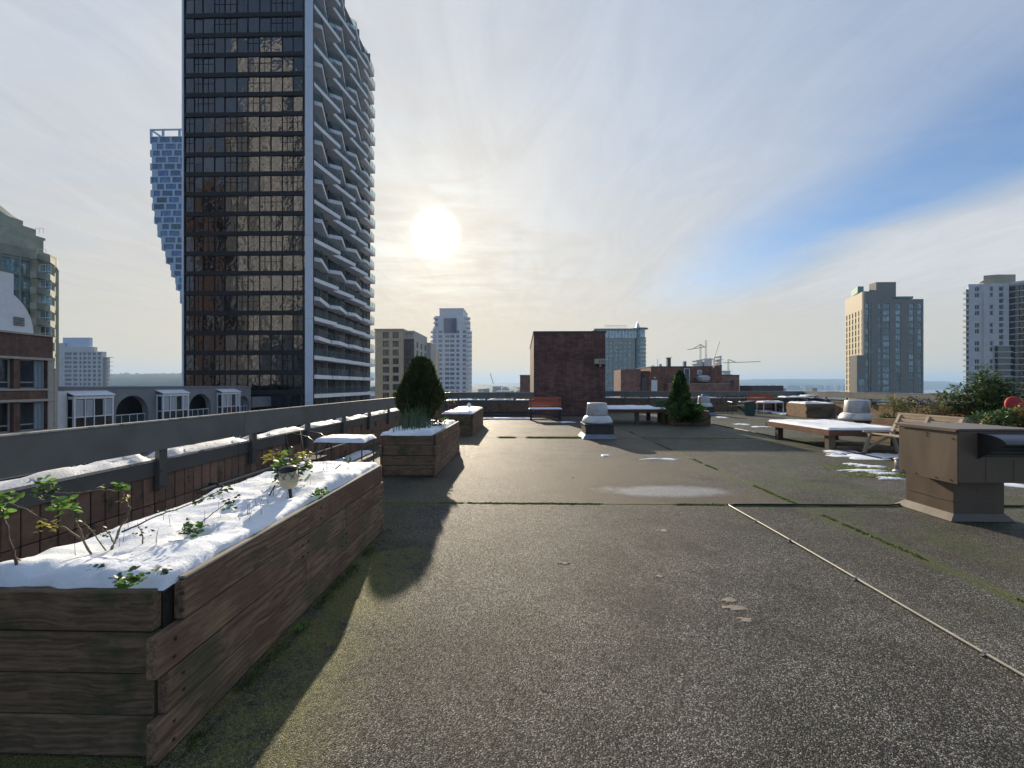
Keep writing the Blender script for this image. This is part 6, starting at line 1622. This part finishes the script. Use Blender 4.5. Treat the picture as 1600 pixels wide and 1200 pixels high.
b = MB()
for xx in (4.72, 5.0): b.box(xx, xx + .012, by0 - .004, by0 - .0006, bz0 + .01, .70)
b.box(4.64, 5.15, 4.4955, 4.4994, .2, .212); b.box(4.6255, 4.6294, 4.51, 5.04, .2, .212); b.box(bx0 + .01, bx1 - .01, by0 - .005, by0 - .0008, bz0 + .004, bz0 + .018)
b.build('seam', 'vent_brown', t)
# pipe on the deck
t = thing('deck_pipe', 'thin pale pipe clipped to the roof, turning along the seam to the vent box', 'pipe', (2.5, 5.0, 0))
pts = [Vector((2.49 + .006 * math.sin(y * 2.1), y, .013)) for y in [-1.0 + .25 * i for i in range(24)]]
pts = [p for p in pts if p.y < 4.95] + [Vector((2.485, 4.96, .013)), Vector((2.50, 5.0, .013)), Vector((2.56, 5.015, .013))]
b = MB(); b.tube(pts, .0085, 8); b.build('pale_run', 'pipe', t, True)
b = MB(); b.tube([(2.56, 5.017, .013), (3.4, 5.02, .012), (4.4, 5.02, .012), (4.55, 5.06, .012), (4.66, 5.11, .02)], .0095, 8); b.tube([(5.2, 5.1, .02), (5.5, 5.03, .012), (8, 5.02, .012)], .0095, 8); b.build('black_run', 'hose_black', t, True)
for y in (.6, 1.5, 2.25, 3.1, 3.85, 4.4):
    b = MB(); b.box(2.475, 2.505, y, y + .012, .0, .0225); b.box(2.462, 2.475, y, y + .012, .0, .004); b.build('clip', 'lead', t)
# edge strip further right
t = thing('edge_strip', 'dark raised edge strip crossing the roof towards the platforms', 'pipe', (7.08, 12, 0)); b = MB(); b.tube([(7.05, 8.2, .015), (7.08, 12, .015), (7.1, 15.6, .015)], .018, 8); b.build('run', 'hose_black', t, True)

# grey lantern
t = thing('floor_lantern', 'small grey metal lantern with ring handle standing on the snowy patch', 'lantern', (6.32, 7.0, 0)); c = (6.32, 7.0, 0)
b = MB(); b.lathe([(.09, .0), (.095, .02), (.075, .03), (.07, .045)], 16, c); b.build('foot', 'lead', t, True)
b = MB(); b.lathe([(.062, .046), (.062, .20), (.055, .205)], 16, c); b.build('body', 'lead', t, True)
b = MB(); b.lathe([(.08, .206), (.075, .22), (.035, .245), (.001, .25)], 16, c); b.build('lid', 'lead', t, True)
b = MB(); b.tube([(6.32 + .035 * math.cos(a), 7.0, .275 + .035 * math.sin(a)) for a in [2 * math.pi * i / 14 for i in range(15)]], .005, 6); b.build('ring', 'lead', t, True)

# snow patches lying on the deck
spots = [(1318, 706, .28, .16, 'snow patch under the wooden bench legs'), (1345, 714, .45, .18, 'largest bluish snow patch below the wooden bench'), (1383, 712, .35, .2, 'snow patch between the bench and the vent box'), (1302, 710, .12, .05, 'thin snow sliver left of the bench legs'),
         (1335, 726, .16, .08, 'small snow patch in front of the bench'), (1362, 729, .18, .07, 'snow patch left of the floor lantern'), (1350, 736, .30, .08, 'long snow streak beside the moss'), (1378, 740, .2, .06, 'snow streak in front of the floor lantern'), (1392, 748, .18, .05, 'snow streak nearest the vent box'),
         (1075, 662, .42, .3, 'snow patch in front of the mossy planter'), (1035, 717.5, .27, .05, 'thin snow streak on the open deck'), (945, 712, .09, .05, 'tiny snow fleck near the first roof fan'), (1158, 663, .22, .14, 'small snow patch left of the right hand platform'), (1185, 667, .3, .1, 'snow streak touching the right hand platform'),
         (1130, 652, .2, .2, 'tiny snow patch far out on the deck'), (885, 659.5, .25, .2, 'small snow patch in front of the penthouse'), (790, 653.8, .9, .35, 'long snow streak in front of the end parapet'), (1188, 642, .5, .5, 'snow heap beside the green box'), (1222, 646, .4, .6, 'snow heap at the foot of the sunlit-toned planter'),
         (1565, 757, .3, .1, 'snow strip at the right edge of the deck')]
for i, (px, py, rx, ry, lab) in enumerate(spots):
    p = at(px, py); o = snow_patch(p.x, p.y, rx * 1.15, ry * 1.5, .035 if py < 650 else .014, i * 3 + 1, .003, .9).build('snow_patch', 'snow', None, True); tag(o, lab, 'snow patch', 'snow patches on the roof deck')

# grass and moss in the joints
b = MB(); mo = MB()
def tuft(x, y, h, w=.012):
    a = R.uniform(0, 6.28); l = R.uniform(.3, .9) * h; d = Vector((math.cos(a), math.sin(a), 0)); s = Vector((-d.y, d.x, 0)) * w * .3; p = Vector((x, y, -.01))
    b.add([p - s, p + s, p + d * l * .4 + Vector((0, 0, h * .6)) + s * .6, p + d * l + Vector((0, 0, h))], [(0, 1, 2, 3)])
def seam(p0, p1, dens, h, gaps, seed, spread=.014):
    L = (Vector(p1) - Vector(p0)).length; n = int(L * dens)
    for i in range(n):
        f = R.random(); x = p0[0] + (p1[0] - p0[0]) * f; y = p0[1] + (p1[1] - p0[1]) * f
        v = fbm(x * 1.3, y * 1.3, seed, 3)
        if v < gaps: continue
        for _ in range(3): tuft(x + R.gauss(0, spread), y + R.gauss(0, spread), h * R.uniform(.4, 1.2))
        if R.random() < .6:
            cx_, cy_ = x + R.gauss(0, spread), y + R.gauss(0, spread); r_ = R.uniform(.006, .02)
            mo.add([(cx_, cy_, .004 + r_ * .35)] + [(cx_ + r_ * math.cos(a), cy_ + r_ * .8 * math.sin(a), -.003) for a in [math.pi / 3 * i_ for i_ in range(6)]], [(0, 1 + i_, 1 + (i_ + 1) % 6) for i_ in range(6)])
seam((-1.3, 5.03), (3.36, 5.03), 420, .016, .02, 1); seam((3.36, 5.03), (8, 5.03), 420, .022, -.05, 2, .02)
seam((3.36, -1), (3.36, 5.03), 260, .016, -.05, 3); seam((3.36, 5.03), (3.36, 11.3), 300, .022, -.02, 4); seam((3.36, 11.3), (3.36, 17), 160, .03, .0, 5)
seam((-.6, 11.3), (1.8, 11.3), 900, .05, -.15, 6, .03); seam((1.8, 11.3), (9, 11.3), 130, .03, .12, 7); seam((7.08, 5.03), (7.08, 11), 120, .03, .1, 8)
for (px, py, rx, ry, n, h) in ((1345, 733, .35, .08, 1600, .03), (1390, 744, .35, .09, 2200, .035), (1375, 738, .3, .05, 900, .03), (1330, 728, .2, .05, 700, .03), (1350, 778, .5, .12, 900, .012)):
    p = at(px, py)
    for i in range(n): tuft(p.x + R.gauss(0, rx), p.y + R.gauss(0, ry), h * R.uniform(.4, 1.2))
for i in range(2600):
    y = R.uniform(1.6, 4.1); x = -1.36 + abs(R.gauss(0, .035)); 
    if fbm(x, y * 2, 77) < -.02: continue
    tuft(x, y, .025 * R.uniform(.4, 1.6))
o = b.build('grass', 'grass_green'); tag(o, 'short bright grass growing in the roof joints', 'grass'); o['kind'] = 'stuff'
o = mo.build('moss', 'moss_green'); tag(o, 'small cushions of moss along the roof joints', 'moss'); o['kind'] = 'stuff'
for px, py, n, r_, lab in ((378, 1036, 26, .06, 'green weed at the foot of the nearest planter at the bottom of the picture'), (470, 985, 18, .04, 'thin weed halfway along the foot of the nearest planter')):
    p = at(px, py); t = thing('weed', lab, 'plant', (p.x, p.y, 0)); leaves(t, (p.x, p.y, .02), r_, n, 'leaf_green', .8, .25)
# dead leaves
for i in range(14):
    px, py = R.uniform(640, 1300), R.uniform(700, 760); p = at(px, py)
    lm_ = LM.setdefault('brown', leaf_mesh('shrub_brown', .05, .03)); o = bpy.data.objects.new('dead_leaf', lm_); C.objects.link(o); o.location = (p.x, p.y, .01); o.rotation_euler = (R.uniform(-.2, .2), R.uniform(-.2, .2), R.uniform(0, 6))
    tag(o, 'tiny brown dead leaf lying on the open roof deck', 'leaf', 'dead leaves on the deck')
